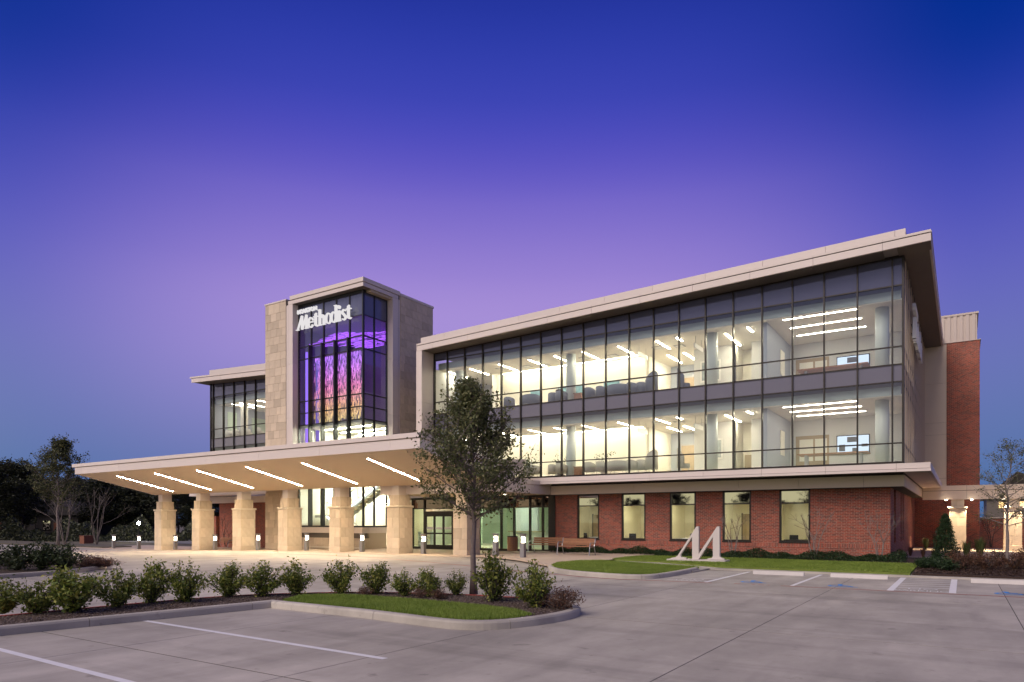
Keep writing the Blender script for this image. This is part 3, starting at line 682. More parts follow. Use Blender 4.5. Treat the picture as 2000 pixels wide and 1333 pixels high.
# ------------------------------------------------------------------ interior of the glass wing, two floors
F3, F2 = 8.72, 8.72 - 4.26
for fl, nm in ((F3, 'third'), (F2, 'second')):
    dz = fl - F3
    part('floor_slab', 'floor_in', BLD, (XL, XC - .02, YG + .12, 53.9, fl - .24, fl))
    cz = 11.68 + dz
    part('ceiling', 'ceiling', BLD, (XL, XC - .02, YG + .45, 53.9, cz, cz + .06))
    part('bulkhead', 'bulkhead', BLD, (XL, XC - .1, YG + .42, YG + .62, cz - .02 + .06, cz + .42))
    def wl_(m, *b): return part('interior_wall', m, BLD, *[(q[0], q[1], q[2], q[3], fl, cz) for q in b])
    wl_('wall_cream', (-25.9, -15.7, 38.6, 38.8)); wl_('wall_cream', (-26.3, -25.9, 37.9, 41)); wl_('wall_grey', (-28.6, -26.3, 41, 41.2))
    wl_('wall_cream', (-15.8, -15.6, 38.8, 42.5)); wl_('wall_bluegrey', (-15.6, -12.9, 42.5, 42.7)); wl_('wall_grey', (-12.9, -12.7, 38.9, 42.5)); wl_('wall_grey', (-12.7, -10.6, 38.9, 39.1))
    wl_('wall_cream', (-10.6, -9.7, 40.6, 40.8), (-10.7, -10.6, 38.9, 40.8)); wl_('wall_grey', (-9.7, -8.3, 38.9, 39.1), (-9.75, -9.7, 39.1, 40.8))
    wl_('wall_bluegrey', (-8.3, -8.1, 35.5, 41)); wl_('wall_grey', (-8.1, -2.4, 41, 41.2)); wl_('wall_grey', (-28.75, -28.62, YG + .03, 42))
    for x in (-27.65, -19.38, -11.02, -3.12):
        MB().cyl(x, 36.1, fl, cz, .29, 20).build('interior_column', 'col_in', BLD, smooth=True)
    d = part('interior_door', 'door_wood', BLD, (-14.9, -13.9, 42.44, 42.5, fl, fl + 2.15)); part('door_head', 'steel', d, (-15.0, -13.8, 42.43, 42.5, fl + 2.15, fl + 2.25))
    part('cabinet', 'door_wood', BLD, (-10.4, -9.8, 40.2, 40.55, fl, fl + 1.15))
    part('glazed_door', 'wall_cream', BLD, (-8.09, -8.05, 38.4, 39.3, fl + .9, fl + 2.2))
    d = part('conference_door', 'door_wood', BLD, (-7.8, -6.1, 40.93, 41, fl, fl + 2.1)); part('door_window', 'wall_cream', d, (-7.6, -6.9, 40.9, 40.93, fl + .7, fl + 1.9), (-6.8, -6.2, 40.9, 40.93, fl + .7, fl + 1.9))
    for x in (-28.3, -26.55, -24.3, -22.1, -20.3, -18.45, -16.2, -13.97):
        ceil_light('ceiling_light', 'linear ceiling light over the %s-floor seating concourse' % nm, x - .04, x + .04, 35.75, 37.85, cz - .035, 'lamp_in', '%s-floor concourse lights' % nm)
    for x, y0, y1, w in ((-12.8, 35.75, 36.6, 'short linear ceiling light by the %s-floor artwork niche'), (-10.4, 36.4, 39.3, 'linear ceiling light beside the %s-floor round column by the cabinet niche'), (-9.12, 35.8, 36.8, 'short linear ceiling light next to the %s-floor conference room')):
        ceil_light('ceiling_light', w % nm, x - .05, x + .05, y0, y1, cz - .035, 'lamp_in', None)
    for x in (-14.6, -13.6): ceil_light('ceiling_light', 'linear light deep in the %s-floor blue-grey niche' % nm, x - .05, x + .05, 39.2, 41.6, cz - .035, 'lamp_in', '%s-floor niche lights' % nm)
    for y in (35.5, 37.2, 38.9):
        ceil_light('ceiling_light', 'long linear light crossing the %s-floor conference room ceiling' % nm, -7.35, -4.1, y - .04, y + .04, cz - .035, 'lamp_conf', '%s-floor conference lights' % nm)
    ceil_light('cove_light', 'continuous cove light washing the cream wall of the %s floor' % nm, -25.7, -15.8, 38.28, 38.36, cz - .03, 'cove', None)
    for k in range(9):
        v_ = thing('air_vent', 'square air vent in the %s-floor concourse ceiling' % nm, 'vent', None, '%s-floor ceiling vents' % nm); v_.location = (-24.9 + k * 1.45 + (k % 2) * .3, 36.9 + (k % 3) * .35, cz - .01)
        part('vent_frame', 'steel', v_, (-.28, .28, -.28, .28, -.015, .012)); part('vent_core', 'white', v_, (-.2, .2, -.2, .2, -.022, -.016))
    for x, txt in ((-15.1, 0), (-11.9, 0)):
        o = thing('hanging_sign', 'white sign board hanging from the %s-floor ceiling %s' % (nm, 'by the blue-grey niche' if x < -14 else 'in front of the artwork wall'), 'sign', (x, 36.6, cz))
        part('board', 'white', o, (x - .03, x + .03, 35.9, 37.3, cz - .62, cz - .40)); part('rod', 'steel', o, (x - .008, x + .008, 36.1, 36.116, cz - .4, cz)); part('rod', 'steel', o, (x - .008, x + .008, 37.1, 37.116, cz - .4, cz))
    # screen, art, conference table
    t = thing('wall_screen', 'large lit presentation screen on the %s-floor conference room wall' % nm, 'screen', (-4.9, 40.95, fl + 1.5)); part('bezel', 'black', t, (-5.72, -4.12, 40.93, 40.99, fl + .95, fl + 2.0)); part('display', 'screen', t, (-5.68, -4.16, 40.92, 40.93, fl + .99, fl + 1.96))
    for k, (x0, x1, z0, z1) in enumerate(((-5.2, -4.75, 1.62, 1.9), (-5.6, -5.3, 1.15, 1.5), (-4.5, -4.2, 1.35, 1.5), (-4.95, -4.75, 1.1, 1.3))): part('screen_graphic', 'chair_blue', t, (x0, x1, 40.912, 40.919, fl + z0, fl + z1))
    def art(x, y, z, w, h, m, label):
        a_ = thing('framed_art', label, 'picture', (x, y, z)); part('frame', 'white', a_, (x - w / 2, x + w / 2, y - .04, y, z - h / 2, z + h / 2)); part('canvas', m, a_, (x - w / 2 + .09, x + w / 2 - .09, y - .05, y - .041, z - h / 2 + .09, z + h / 2 - .09))
    if nm == 'third':
        art(-11.95, 38.88, fl + 1.62, 1.15, 1.2, 'art_blue', 'pale seascape painting in a white frame by the third-floor round column')
        art(-8.75, 38.88, fl + 1.25, .42, .75, 'art_teal', 'small narrow picture in a white frame beside the third-floor conference room')
        for x, s_ in ((-23.3, 1.0), (-21.3, .9), (-20.1, .9), (-17.9, 1.3)): art(x, 38.58, fl + 1.15, .95 * s_, 1.25, 'art_teal', {-23.3: 'teal abstract picture nearest the third-floor stair end of the cream wall', -21.3: 'teal leaf picture on the cream third-floor wall left of the round column', -20.1: 'teal picture half hidden behind the third-floor round column', -17.9: 'wide blue plume picture on the cream third-floor wall right of the round column'}[x])
    else:
        art(-11.75, 38.88, fl + 1.45, 1.0, 1.15, 'art_blue', 'grey-blue swirl picture in a white frame on the second floor')
        art(-8.85, 38.88, fl + .95, .5, .5, 'wall_grey', 'small square white-framed panel beside the second-floor conference room')
    t = thing('conference_table', 'long table in the %s-floor conference room' % nm, 'table', (-5.2, 37.6, fl)); part('table_top', 'wood', t, (-7.0, -3.8, 37.0, 38.2, fl + .7, fl + .75)); part('leg', 'steel', t, (-6.7, -6.6, 37.3, 37.9, fl, fl + .7)); part('leg', 'steel', t, (-4.2, -4.1, 37.3, 37.9, fl, fl + .7))

def arc_shell(b, r0, r1, a0, a1, z0, z1, n=12, z2=None, ry=1.0):
    vs = []; z2 = z1 if z2 is None else z2
    for k in range(n + 1):
        a = math.radians(a0 + (a1 - a0) * k / n); zt = z2 + (z1 - z2) * math.sin(math.pi * k / n)
        for r, z in ((r0, z0), (r1, z0), (r1, zt), (r0, zt)): vs.append((r * math.cos(a), r * math.sin(a) * ry, z))
    fs = []
    for k in range(n):
        for q in range(4): fs.append((4 * k + q, 4 * k + (q + 1) % 4, 4 * k + 4 + (q + 1) % 4, 4 * k + 4 + q))
    fs += [(0, 1, 2, 3), (4 * n + 3, 4 * n + 2, 4 * n + 1, 4 * n)]
    b.add(vs, fs)
def armchair(m, w=1.0, high=0.0):
    t = thing('armchair', 'x', 'armchair'); b = MB(); arc_shell(b, .30 * w if w == 1 else .31, .37 if w == 1 else .38, 180, 360, .22, .78 + high, 14, .62 + high * .4)
    if w != 1: b.v = [(x * w * 1.25, y, z) for x, y, z in b.v]
    b.build('backrest', m, t, smooth=True)
    s_ = MB(); s_.prism([(.31 * (w * 1.25 if w != 1 else 1) * math.cos(k * math.pi / 10), .31 * math.sin(k * math.pi / 10)) for k in range(20)], 'z', .22, .44); s_.build('seat', m, t)
    for sx in (-1, 1):
        for sy in (-1, 1): MB().tube([(sx * .2 * w, sy * .2, .22), (sx * .26 * w, sy * .26, 0)], .015, 6).build('leg', 'steel', t)
    return t
ch_b, ch_g, lv_b, lv_g, wg_b, wg_g = armchair('chair_blue'), armchair('chair_grey'), armchair('chair_blue', 1.6), armchair('chair_grey', 1.6), armchair('chair_blue', 1.0, .5), armchair('chair_grey', 1.0, .5)
used = {}
def seat(p, x, y, z, rz, label, group):
    put(p, used.get(p.name, 0), (x, y, z), rz, label, None, group); used[p.name] = 1
for fl, nm, c_, l_, w_ in ((F3, 'third', ch_b, lv_b, wg_b), (F2, 'second', ch_g, lv_g, wg_g)):
    for u in (951, 995, 1078, 1097, 1151, 1176, 1236, 1250): seat(c_, onY(u, 700, 35.75)[0], 35.75 + .25 * (u in (1078, 1250)), fl, .2 * ((u % 3) - 1), '%s tub armchair with its back to the %s-floor glass' % ('dark blue' if nm == 'third' else 'grey', nm), '%s-floor tub chairs' % nm)
    for u in (1036, 1208): seat(l_, onY(u, 700, 35.75)[0], 35.75, fl, 0, '%s curved loveseat by the %s-floor glass, %s' % ('dark blue' if nm == 'third' else 'grey', nm, 'left of the round column and bin' if u < 1100 else 'right of the round column and bin'), None)
    for u in (1272, 1336): seat(w_, onY(u, 700, 35.85)[0], 35.85, fl, .9 if u < 1300 else -1.2, '%s high-backed lounge chair by the %s-floor glass, %s' % ('dark blue' if nm == 'third' else 'grey', nm, 'facing right before the blue-grey niche' if u < 1300 else 'before the framed artwork'), None)
    t = thing('waste_bin', 'tall round steel waste bin beside the %s-floor column' % nm, 'waste bin', (onY(1092, 700, 35.9)[0], 35.9, fl)); x = t.location.x
    MB().cyl(x, 35.9, fl, fl + .82, .2, 18).build('body', 'steel', t, smooth=True); MB().tube([(x, 35.9, fl + .82), (x, 35.9, fl + .92), (x, 35.9, fl + .98)], [.215, .2, .07], 18).build('lid', 'bronze', t, smooth=True)
    t = thing('side_table', 'square wooden side table right of the %s-floor column' % nm, 'table', (onY(1131, 700, 35.85)[0], 35.85, fl)); x = t.location.x
    part('table_top', 'wood', t, (x - .26, x + .26, 35.6, 36.1, fl + .52, fl + .56)); part('table_body', 'wood', t, (x - .22, x + .22, 35.64, 36.06, fl, fl + .52))

rgp = np.random.default_rng(55)
for u, lab in ((1035, 'sparse potted plant behind the second-floor glass, left of the waste bin'), (1098, 'sparse potted plant standing behind the second-floor waste bin'), (1180, 'sparse potted plant behind the second-floor loveseat right of the column')):
    x = onY(u, 880, 37.2)[0]; t = thing('potted_plant', lab, 'plant', (x, 37.2, F2)); MB().tube([(x, 37.2, F2), (x, 37.2, F2 + .45)], [.16, .22], 14).build('pot', 'pot', t); b = MB(); lv = []
    for k in range(9):
        a = k * .7 + rgp.random(); e = np.array([x + math.cos(a) * rgp.uniform(.2, .6), 37.2 + math.sin(a) * .3, F2 + rgp.uniform(.95, 1.55)]); b.tube([(x, 37.2, F2 + .4), (x * .5 + e[0] * .5, 37.2, F2 + .85), tuple(e)], [.012, .009, .004], 5, False); lv += [e + rgp.normal(size=3) * .07 for _ in range(9)]
    b.build('stems', 'bark_dark', t, recalc=False); o_ = org(t); link(leafmesh_(np.array(lv) - np.array(o_), .055, rgp), 'foliage', t)
# wing left of the tower
WL = -52.72
def wup(x): return 13.84 - (x + 53.76) * .068
wcw = part('west_curtain_wall', 'bronze', BLD, (WL, -42.4, YG - .07, YG + .1, 4.34, 4.46), (WL - .04, WL + .05, YG - .07, YG + .1, 4.46, 13.4))
we = [WL, -52.33] + [-52.33 + PT * k for k in range(1, 8)]
for z in LV[1:]: part('transom', 'bronze', wcw, (WL, -42.4, YG - .04, YG + .06, z - .028, z + .028))
def whead(x): return 13.31 - (x + 52.58) * .045
for x in we[1:]: part('mullion', 'bronze', wcw, (x - .03, x + .03, YG - .1, YG + .07, 4.46, whead(x)))
for a, c in zip(we, we[1:]):
    panes(wcw, a, c, YG, LV, RM); MB().sbox(a + .03, c - .03, YG, YG + .018, lambda x: 12.225, lambda x: whead(x) - .02).build('spandrel_panel', 'spandrel_top', wcw)
part('west_end_wall', 'spandrel', BLD, (WL - .03, WL + .03, YG + .11, 52, 4.4, 13.2)); part('west_end_lining', 'wall_bluegrey', BLD, (WL + .035, WL + .08, YG + .3, 46, 4.5, 12.0))
wr = MB().sbox(-53.5, -42.4, 33.55, 50, lambda x: whead(x) + .02, lambda x: whead(x) + .3).build('west_roof', 'soffit', BLD)
for a, c in zip(cuts(-53.6, -42.4, 2.77, -52.4), cuts(-53.6, -42.4, 2.77, -52.4)[1:]):
    MB().sbox(a + .006, c - .006, 33.5, 33.6, lambda x: whead(x) + .0, lambda x: whead(x) + .31).build('fascia_panel', 'panel', wr)
    MB().sbox((a if a > -53 else -53.78) + .006, c - .006, 33.46, 33.62, lambda x: whead(x) + .35, lambda x: whead(x) + .47).build('drip_edge', 'panel', wr)
MB().sbox(-52.17, -42.4, 34.2, 48, lambda x: whead(x) + .4, lambda x: whead(x) + 1.05).build('parapet', 'panel', wr)
part('west_belt_canopy', 'panel', BLD, (-53.9, -42.4, 33.5, 34.7, 3.93, 4.28)); part('west_beam', 'panel', BLD, (-54.0, -42.4, 34.72, 35.5, 3.37, 3.9))
part('west_brick_wall', 'brick', BLD, (-52.6, -42.4, YB, YB + .3, -.8, 3.37), (-53.1, -52.62, YB - .3, YB + .3, -.8, 2.3), uv=True)
for fl in (F3, F2):
    dz = fl - F3; cz = 11.68 + dz
    part('floor_slab', 'floor_in', BLD, (WL + .06, -43.05, YG + .12, 46, fl - .24, fl)); part('ceiling', 'ceiling', BLD, (WL + .06, -43.3, YG + .45, 46, cz, cz + .06)); part('bulkhead', 'bulkhead', BLD, (WL + .06, -43.3, YG + .42, YG + .6, cz - .02, cz + .42))
    part('interior_wall', 'wall_bluegrey', BLD, (WL + .06, -43.2, 42, 42.2, fl, cz)); part('green_tint_panel', 'wall_green', BLD, (WL + .085, WL + .12, 36.2, 37.1, fl + .1, fl + 2.5), (WL + .085, WL + .12, 38.6, 40.0, fl + .1, fl + 2.3)); part('interior_wall', 'wall_green', BLD, (-43.3, -43.1, 35, 42, fl, cz))  # west end panels do not glow; the green-lit look is in their colour
    MB().cyl(-50.2, 36.1, fl, cz, .29, 20).build('interior_column', 'wall_cream', BLD, smooth=True)
    for x in (-51.2, -50.1, -47.9, -45.7): ceil_light('ceiling_light', 'linear ceiling light in the wing left of the tower, %s floor' % ('third' if dz == 0 else 'second'), x - .05, x + .05, 35.6, 38.0, cz - .035, 'lamp_conf', 'west wing ceiling lights')
    for k, u in enumerate((449, 463, 485, 508)): seat(armch_w if k else (armch_w := armchair('chair_white')), onY(u, 800, 35.8)[0], 35.8, fl, .5 - k * .3, 'white tub armchair behind the glass left of the tower, %s floor' % ('third' if dz == 0 else 'second'), 'white chairs in the west wing')

# ------------------------------------------------------------------ tower
TX0, TX1, TY0, TY1, TZ = -42.75, -32.8, 32.5, 39.6, 17.65
GX, GY = -33.35, 33.05
tw = part('tower_wall', 'stone_core', BLD, (TX0 + .04, -40.5, TY0 + .05, TY1, -.5, TZ - .05), (-33.3, TX1 - .05, 36.0, TY1, -.5, TZ - .05), (-40.5, TX1 - .1, 38.9, TY1 - .1, 3.0, TZ - .1), (-40.4, TX1 - .1, 33.3, TY1 - .1, 17.1, TZ - .05))
rng = random.Random(5)
def stones(par, axis, fixed, a0, a1, z0, z1, ch=.565, wmin=.42, wmax=.78):
    z = z0; row = 0
    while z < z1 - .08:
        zt = min(z + ch, z1)
        if z1 - zt < .2: zt = z1
        a = a0; first = True
        while a < a1 - .02:
            w = rng.choice((.46, .62, .62, .78)) * (.55 if first and row % 2 else 1); first = False
            b_ = a + w
            if a1 - b_ < .3: b_ = a1
            j = rng.uniform(0, .006)
            if axis == 'y': piece('stone_block', 'stone', par, a + .004, b_ - .004, fixed - j, fixed + .05, z + .004, zt - .004, bevel=.008)
            else: piece('stone_block', 'stone', par, fixed - .05, fixed + round(j, 3), a + .004, b_ - .004, z + .004, zt - .004, bevel=.008)
            a = b_
        z = zt; row += 1
CQ = {}
stones(tw, 'y', TY0, TX0, -40.46, 5.0, 17.6); stones(tw, 'y', TY0, TX0, -40.46, -.3, 3.9); stones(tw, 'x', TX1, 36.1, TY1, 5.0, 17.55)
part('tower_coping', 'panel', BLD, (TX0 - .05, -40.4, TY0 - .04, TY1, 17.6, 17.7), (-40.4, TX1 + .04, 36.06, TY1 + .05, 17.56, 17.72))
# corner frame
fr = part('tower_frame', 'groove', BLD, (-40.40, -40.2, TY0 + .06, GY + .2, 4.5, 17.2), (-33.3, TX1 - .05, 35.86, 36.06, 4.5, 17.2), (-40.4, TX1 - .05, TY0 + .05, GY, 17.3, 17.6), (GX, TX1 - .05, TY0 + .05, 36.0, 17.3, 17.6))
for z0, z1 in ((4.5, 6.2), (6.2, 9.2), (9.2, 13.0), (13.0, 17.24)):
    piece('frame_panel', 'panel', fr, -40.22, -39.74, TY0, GY + .1, z0 + .005, z1 - .005); piece('frame_panel', 'panel', fr, -33.34, TX1, 35.30, 35.86, z0 + .005, z1 - .005)
    piece('frame_edge', 'panel', fr, -40.44, -40.27, TY0 + .03, TY0 + .06, z0 + .005, z1 - .005); piece('frame_edge', 'panel', fr, TX1 - .06, TX1 - .03, 35.92, 36.06, z0 + .005, z1 - .005)
for a, c in zip(cuts(-40.22, TX1, 2.6), cuts(-40.22, TX1, 2.6)[1:]):
    piece('cornice_panel', 'panel', fr, a + .005, c - .005, TY0, TY0 + .05, 17.25, 17.5); piece('cornice_cap', 'panel', fr, (a if a > -40 else -40.0) + .005, (c if c < -33 else TX1 + .05) - .005, TY0 - .05, TY0 + .2, 17.54, 17.81)
piece('cornice_panel', 'panel', fr, TX1 - .05, TX1, TY0 + .06, 35.86, 17.25, 17.5); piece('cornice_cap', 'panel', fr, TX1 - .2, TX1 + .05, TY0 + .21, 36.0, 17.54, 17.81)
piece('cornice_soffit', 'soffit', fr, -39.74, TX1 - .05, TY0 + .05, GY - .05, 17.25, 17.29); piece('cornice_soffit', 'soffit', fr, GX + .06, TX1 - .05, GY - .049, 35.3, 17.25, 17.29)
# tower glass
TL = [1.56, 4.35, 5.2, 8.66, 9.51, 10.35, 13.34, 14.2, 15.58, 17.07]
tgx = [-39.72, -38.41, -37.14, -35.87, -34.6, GX]; tgy = [GY, 34.07, 35.28]
tg = part('tower_glass_wall', 'fin_black', BLD, (-39.74, GX + .05, GY - .07, GY + .08, 1.44, 1.56), (GX - .08, GX + .05, GY + .08, 35.3, 1.44, 1.56), (-39.74, GX + .05, GY - .07, GY + .08, 17.05, 17.25), (GX - .08, GX + .05, GY + .08, 35.3, 17.05, 17.25), (GX - .05, GX + .05, GY - .07, GY + .08, 1.56, 17.05))
for z in TL[1:-1]: part('transom', 'fin_black', tg, (-39.74, GX - .05, GY - .05, GY + .06, z - .035, z + .035)); part('transom', 'fin_black', tg, (GX - .06, GX + .05, GY + .08, 35.3, z - .035, z + .035))
for x in tgx[:-1]: part('mullion', 'fin_black', tg, (x - .04, x + .04, GY - .06, GY + .07, 1.56, 17.05))
for y in tgy[1:]: part('mullion', 'fin_black', tg, (GX - .07, GX + .06, y - .04, y + .04, 1.56, 17.05))
for a, c in zip(tgx, tgx[1:]):
    for z0, z1 in zip(TL, TL[1:]): piece('pane', 'spandrel_top' if z0 > 15 else 'glass_tower', tg, a + .04, c - .05, GY, GY + .018, z0 + .03, z1 - .03)
for a, c in zip(tgy, tgy[1:]):
    for z0, z1 in zip(TL, TL[1:]): piece('pane', 'spandrel_top' if z0 > 15 else 'glass_tower', tg, GX - .009, GX + .009, a + .04, c - .04, z0 + .03, z1 - .03)
for x in tgx[1:-1]: part('sun_fin', 'fin_black', tg, (x - .05, x + .05, GY - .27, GY - .06, 1.5, 14.2))
part('bay_panel', 'panel', BLD, (-40.4, GX + .02, GY - .12, GY + .5, 1.05, 1.44), (GX - .3, GX + .04, GY + .5, 35.3, 1.05, 1.44))
part('bay_recess', 'soffit', BLD, (-40.4, GX - .1, GY + .25, GY + .5, .7, 1.05))
bs = part('bay_base', 'stone_core', BLD, (-40.4, GX - .05, GY + .2, GY + .6, -.4, .7), (GX - .3, GX - .05, GY + .6, 35.3, -.4, 1.05)); stones(bs, 'y', GY + .16, -40.4, GX, -.2, .7, .45)
# tower interior
part('tower_floor', 'floor_in', BLD, (-40.2, GX - .1, GY + .1, 38.9, .0, .1)); part('tower_mid_ceiling', 'ceiling', BLD, (-39.7, GX - .12, GY + .12, 38.9, 8.5, 8.72)); part('tower_back_wall', 'wall_cream', BLD, (-40.2, GX, 38.7, 38.9, .1, 8.5))
part('tower_upper_wall', 'dim_wall', BLD, (-40.2, GX, 38.7, 38.9, 8.72, 17.0)); part('tower_left_wall', 'dim_wall', BLD, (-40.2, -39.8, GY + .2, 38.7, 8.72, 17.0)); part('tower_left_wall', 'wall_cream', BLD, (-40.2, -39.8, GY + .2, 38.7, .1, 8.5)); part('tower_top_ceiling', 'dim_wall', BLD, (-39.8, GX - .1, GY + .12, 38.7, 15.6, 15.7))
part('tower_right_wall', 'wall_cream', BLD, (-33.6, -33.4, 36.2, 38.7, .1, 8.5)); part('tower_right_wall', 'dim_wall', BLD, (-33.6, -33.4, 36.2, 38.7, 8.72, 15))
for k, (a, c, y) in enumerate(((-39.0, -34.2, 34.6), (-39.0, -34.2, 36.4), (-38.5, -34.0, 37.8))):
    ceil_light('ceiling_light', 'linear light on the tower lobby ceiling above the stair', a, c, y - .05, y + .05, 8.46, 'lamp_hall', 'tower lobby ceiling lights')
ceil_light('cove_light', 'added fill strip brightening the cream back wall of the tower stair hall', -39.6, -33.7, 38.3, 38.4, 8.44, 'cove', None)  # fill strip added to brighten the hall, not a known fixture
for x in (-38.6, -36.4, -34.4): ceil_light('fill_light', 'added linear fill light hanging low in the tower stair hall', x - .05, x + .05, 36.8, 38.3, 4.6, 'lamp_hall', 'stair hall fill lights')  # low strips added only to lift the dark lower hall
ins = thing('crystal_curtain', 'hanging light curtain of pink, purple and amber strands inside the tower glass', 'light installation', (-36, 35, 8.9))
rr = np.random.default_rng(3)
for (ua, ub) in ((611, 629), (634, 655), (659, 681), (686, 705)):
    b = MB(); xa, xb = onY(ua, 700, 34.6)[0], onY(ub, 700, 34.6)[0]
    for k in range(34):
        x = xa + (xb - xa) * k / 33 + rr.uniform(-.01, .01); z = 13.75
        while z > 8.95 + rr.uniform(0, .5):
            L = rr.uniform(.12, .4); y = 34.6 + rr.uniform(-.12, .12); b.box(x - .013, x + .013, y - .008, y + .008, z - L, z); z -= L + rr.uniform(.01, .08)
    b.build('strand_panel', 'crystal', ins, recalc=False, kind='stuff')
b = MB()
for k in range(420):
    x = -39.3 + 5.6 * rr.random(); y = 33.4 + 4.6 * rr.random(); L = rr.uniform(.4, 1.3); z = 14.75 + .18 * math.sin(x * 1.4 + y) + .10 * (y - 34)
    b.box(x - L / 2, x + L / 2, y - .012, y + .012, z - .015, z + .015)
b.build('ceiling_glow_strands', 'ceiling_glow', ins, recalc=False, kind='stuff')  # glowing strips added in place of a ceiling lit purple
lp = thing('light_column', 'tall violet glowing light column inside the left edge of the tower glass', 'light fixture', (-39.5, 33.6, .2)); part('tube', 'purple', lp, (-39.62, -39.44, 33.55, 33.75, 5.4, 14.0)); part('bracket', 'steel', lp, (-39.67, -39.63, 33.55, 33.7, 5.3, 14.1))
lp = thing('light_column', 'slim violet light column between the tower sun fins', 'light fixture', (-39.5, 34.6, .2)); part('tube', 'purple_dim', lp, (-39.62, -39.48, 34.5, 34.7, 5.4, 13.6)); part('bracket', 'steel', lp, (-39.67, -39.63, 34.5, 34.6, 5.3, 13.7))
# stair in the tower lobby
st = part('lobby_stair', 'white', BLD, (-39.6, -38.3, 34.4, 36.4, 2.12, 2.3))
def flight(x0, z0, x1, z1, y0, y1):
    n = 12; pts = [(x0, z0 - .35), (x1, z1 - .35), (x1, z1 + .02), (x0, z0 + .02)]
    MB().prism(pts, 'y', y0 - .06, y0).build('stringer', 'white', st); MB().prism(pts, 'y', y1, y1 + .06).build('stringer', 'white', st)
    for k in range(n):
        xa = x0 + (x1 - x0) * k / n; xb = x0 + (x1 - x0) * (k + 1) / n; za = z0 + (z1 - z0) * (k + 1) / n
        part('stair_tread', 'step', st, (min(xa, xb), max(xa, xb), y0, y1, za - .18, za - .02))
    MB().tube([(x0, y0 - .03, z0 + .95), (x1, y0 - .03, z1 + .95)], .025, 6).build('handrail', 'steel', st)
    for k in range(0, n + 1, 3):
        xa = x0 + (x1 - x0) * k / n; za = z0 + (z1 - z0) * k / n; part('baluster', 'steel', st, (xa - .015, xa + .015, y0 - .045, y0 - .015, za, za + .95))
    MB().tube([(x0, y0 - .09, z0 - .1), (x1, y0 - .09, z1 - .1)], .03, 6).build('led_rail', 'led_white', st)
flight(-34.3, .1, -38.3, 2.3, 34.4, 35.3); flight(-38.3, 2.3, -34.3, 4.5, 35.5, 36.4)

# ------------------------------------------------------------------ entrance lobby
LX = [onY(u, 1000, YB)[0] for u in (806, 829, 888, 936, 979, 1004, 1035, 1060, 1083)]
lb = part('lobby_glass_wall', 'bronze', BLD, (LX[0] - .1, -20.04, YB - .02, YB + .12, .0, .16), (LX[0] - .1, -20.04, YB - .02, YB + .12, 3.28, 3.4))
part('lobby_jamb', 'bronze', lb, (-20.5, -20.04, YB - .05, YB + .12, .1, 3.3))
for x in LX[:-1]: part('mullion', 'bronze', lb, (x - .045, x + .045, YB - .05, YB + .12, .1, 3.3))
part('transom', 'bronze', lb, (LX[0], -20.1, YB - .03, YB + .1, 2.66, 2.72))
for k, (a, c) in enumerate(zip(LX, LX[1:])):
    if k != 1: piece('pane', 'glass_green', lb, a + .045, c - .045, YB + .04, YB + .06, .16, 2.66)
    piece('transom_pane', 'lobby_mirror', lb, a + .045, c - .045, YB + .04, YB + .06, 2.72, 3.28)
part('lobby_column', 'wall_green', BLD, (LX[4] - .3, LX[4] - .05, YB + .3, YB + .7, .1, 3.2))
dr = part('entrance_door', 'bronze', BLD, (LX[1], LX[2], YB - .06, YB + .1, 2.28, 2.5), (LX[1] + .04, LX[1] + .14, YB - .06, YB + .1, .1, 2.28), (LX[2] - .14, LX[2] - .04, YB - .06, YB + .1, .1, 2.28))
n = 3; wd = (LX[2] - LX[1] - .28) / n
for k in range(n):
    a = LX[1] + .14 + k * wd; c = a + wd
    lf = part('door_leaf', 'bronze', dr, (a, a + .08, YB - .05, YB, .12, 2.28), (c - .08, c, YB - .05, YB, .12, 2.28), (a, c, YB - .05, YB, .12, .3), (a, c, YB - .05, YB, 2.16, 2.28), (a, c, YB - .05, YB, 1.0, 1.1))
    part('door_pane', 'glass_green', dr, (a + .08, c - .08, YB - .03, YB - .015, .3, 2.16)); part('door_band', 'white', dr, (a + .1, c - .1, YB - .045, YB - .035, 1.32, 1.46))
part('lobby_floor', 'floor_in', BLD, (-33.3, -20.1, YB + .13, 45, .0, .125)); part('lobby_ceiling', 'ceiling', BLD, (-33.3, -20.05, YB + .14, 45, 3.2, 3.3)); part('lobby_back_wall', 'wall_green', BLD, (-33.3, -20.05, 44, 44.2, .1, 3.3)); part('lobby_side_wall', 'wall_cream', BLD, (-20.5, -20.4, 36.6, 44, .1, 3.2), (-33.4, -33.3, 38, 44, .1, 3.2))
part('lobby_panel', 'wall_bluegrey', BLD, (-26.5, -24.6, 41, 41.2, .1, 3.2), (-22.6, -21.4, 40, 40.2, .1, 3.2)); part('lobby_panel', 'wall_green', BLD, (-30.5, -29, 40.4, 40.6, .1, 3.2))
for x in (-31.2, -28.4, -25.6, -22.4):
    ceil_light('ceiling_light', 'linear light on the entrance lobby ceiling', x - .06, x + .06, 37, 40.5, 3.15, 'lamp_in', 'entrance lobby ceiling lights')
t = thing('reception_desk', 'white reception desk inside the entrance lobby', 'desk', (-23.5, 38.6, .13)); part('desk_front', 'white', t, (-25.2, -22.0, 38.4, 38.5, .13, 1.15)); part('desk_top', 'door_wood', t, (-25.3, -21.9, 38.3, 39.0, 1.15, 1.2))
t = thing('lobby_sculpture', 'white slanted angular ornament in the lobby beside the brick wall', 'ornament', (-21.1, 36.8, .13)); MB().prism([(-21.55, .13), (-20.75, .13), (-20.75, 2.3), (-20.85, 2.3), (-21.5, 1.2), (-21.4, 1.1), (-20.95, 1.85), (-20.95, .8), (-21.55, .8)], 'y', 36.7, 36.8).build('panel', 'white', t)
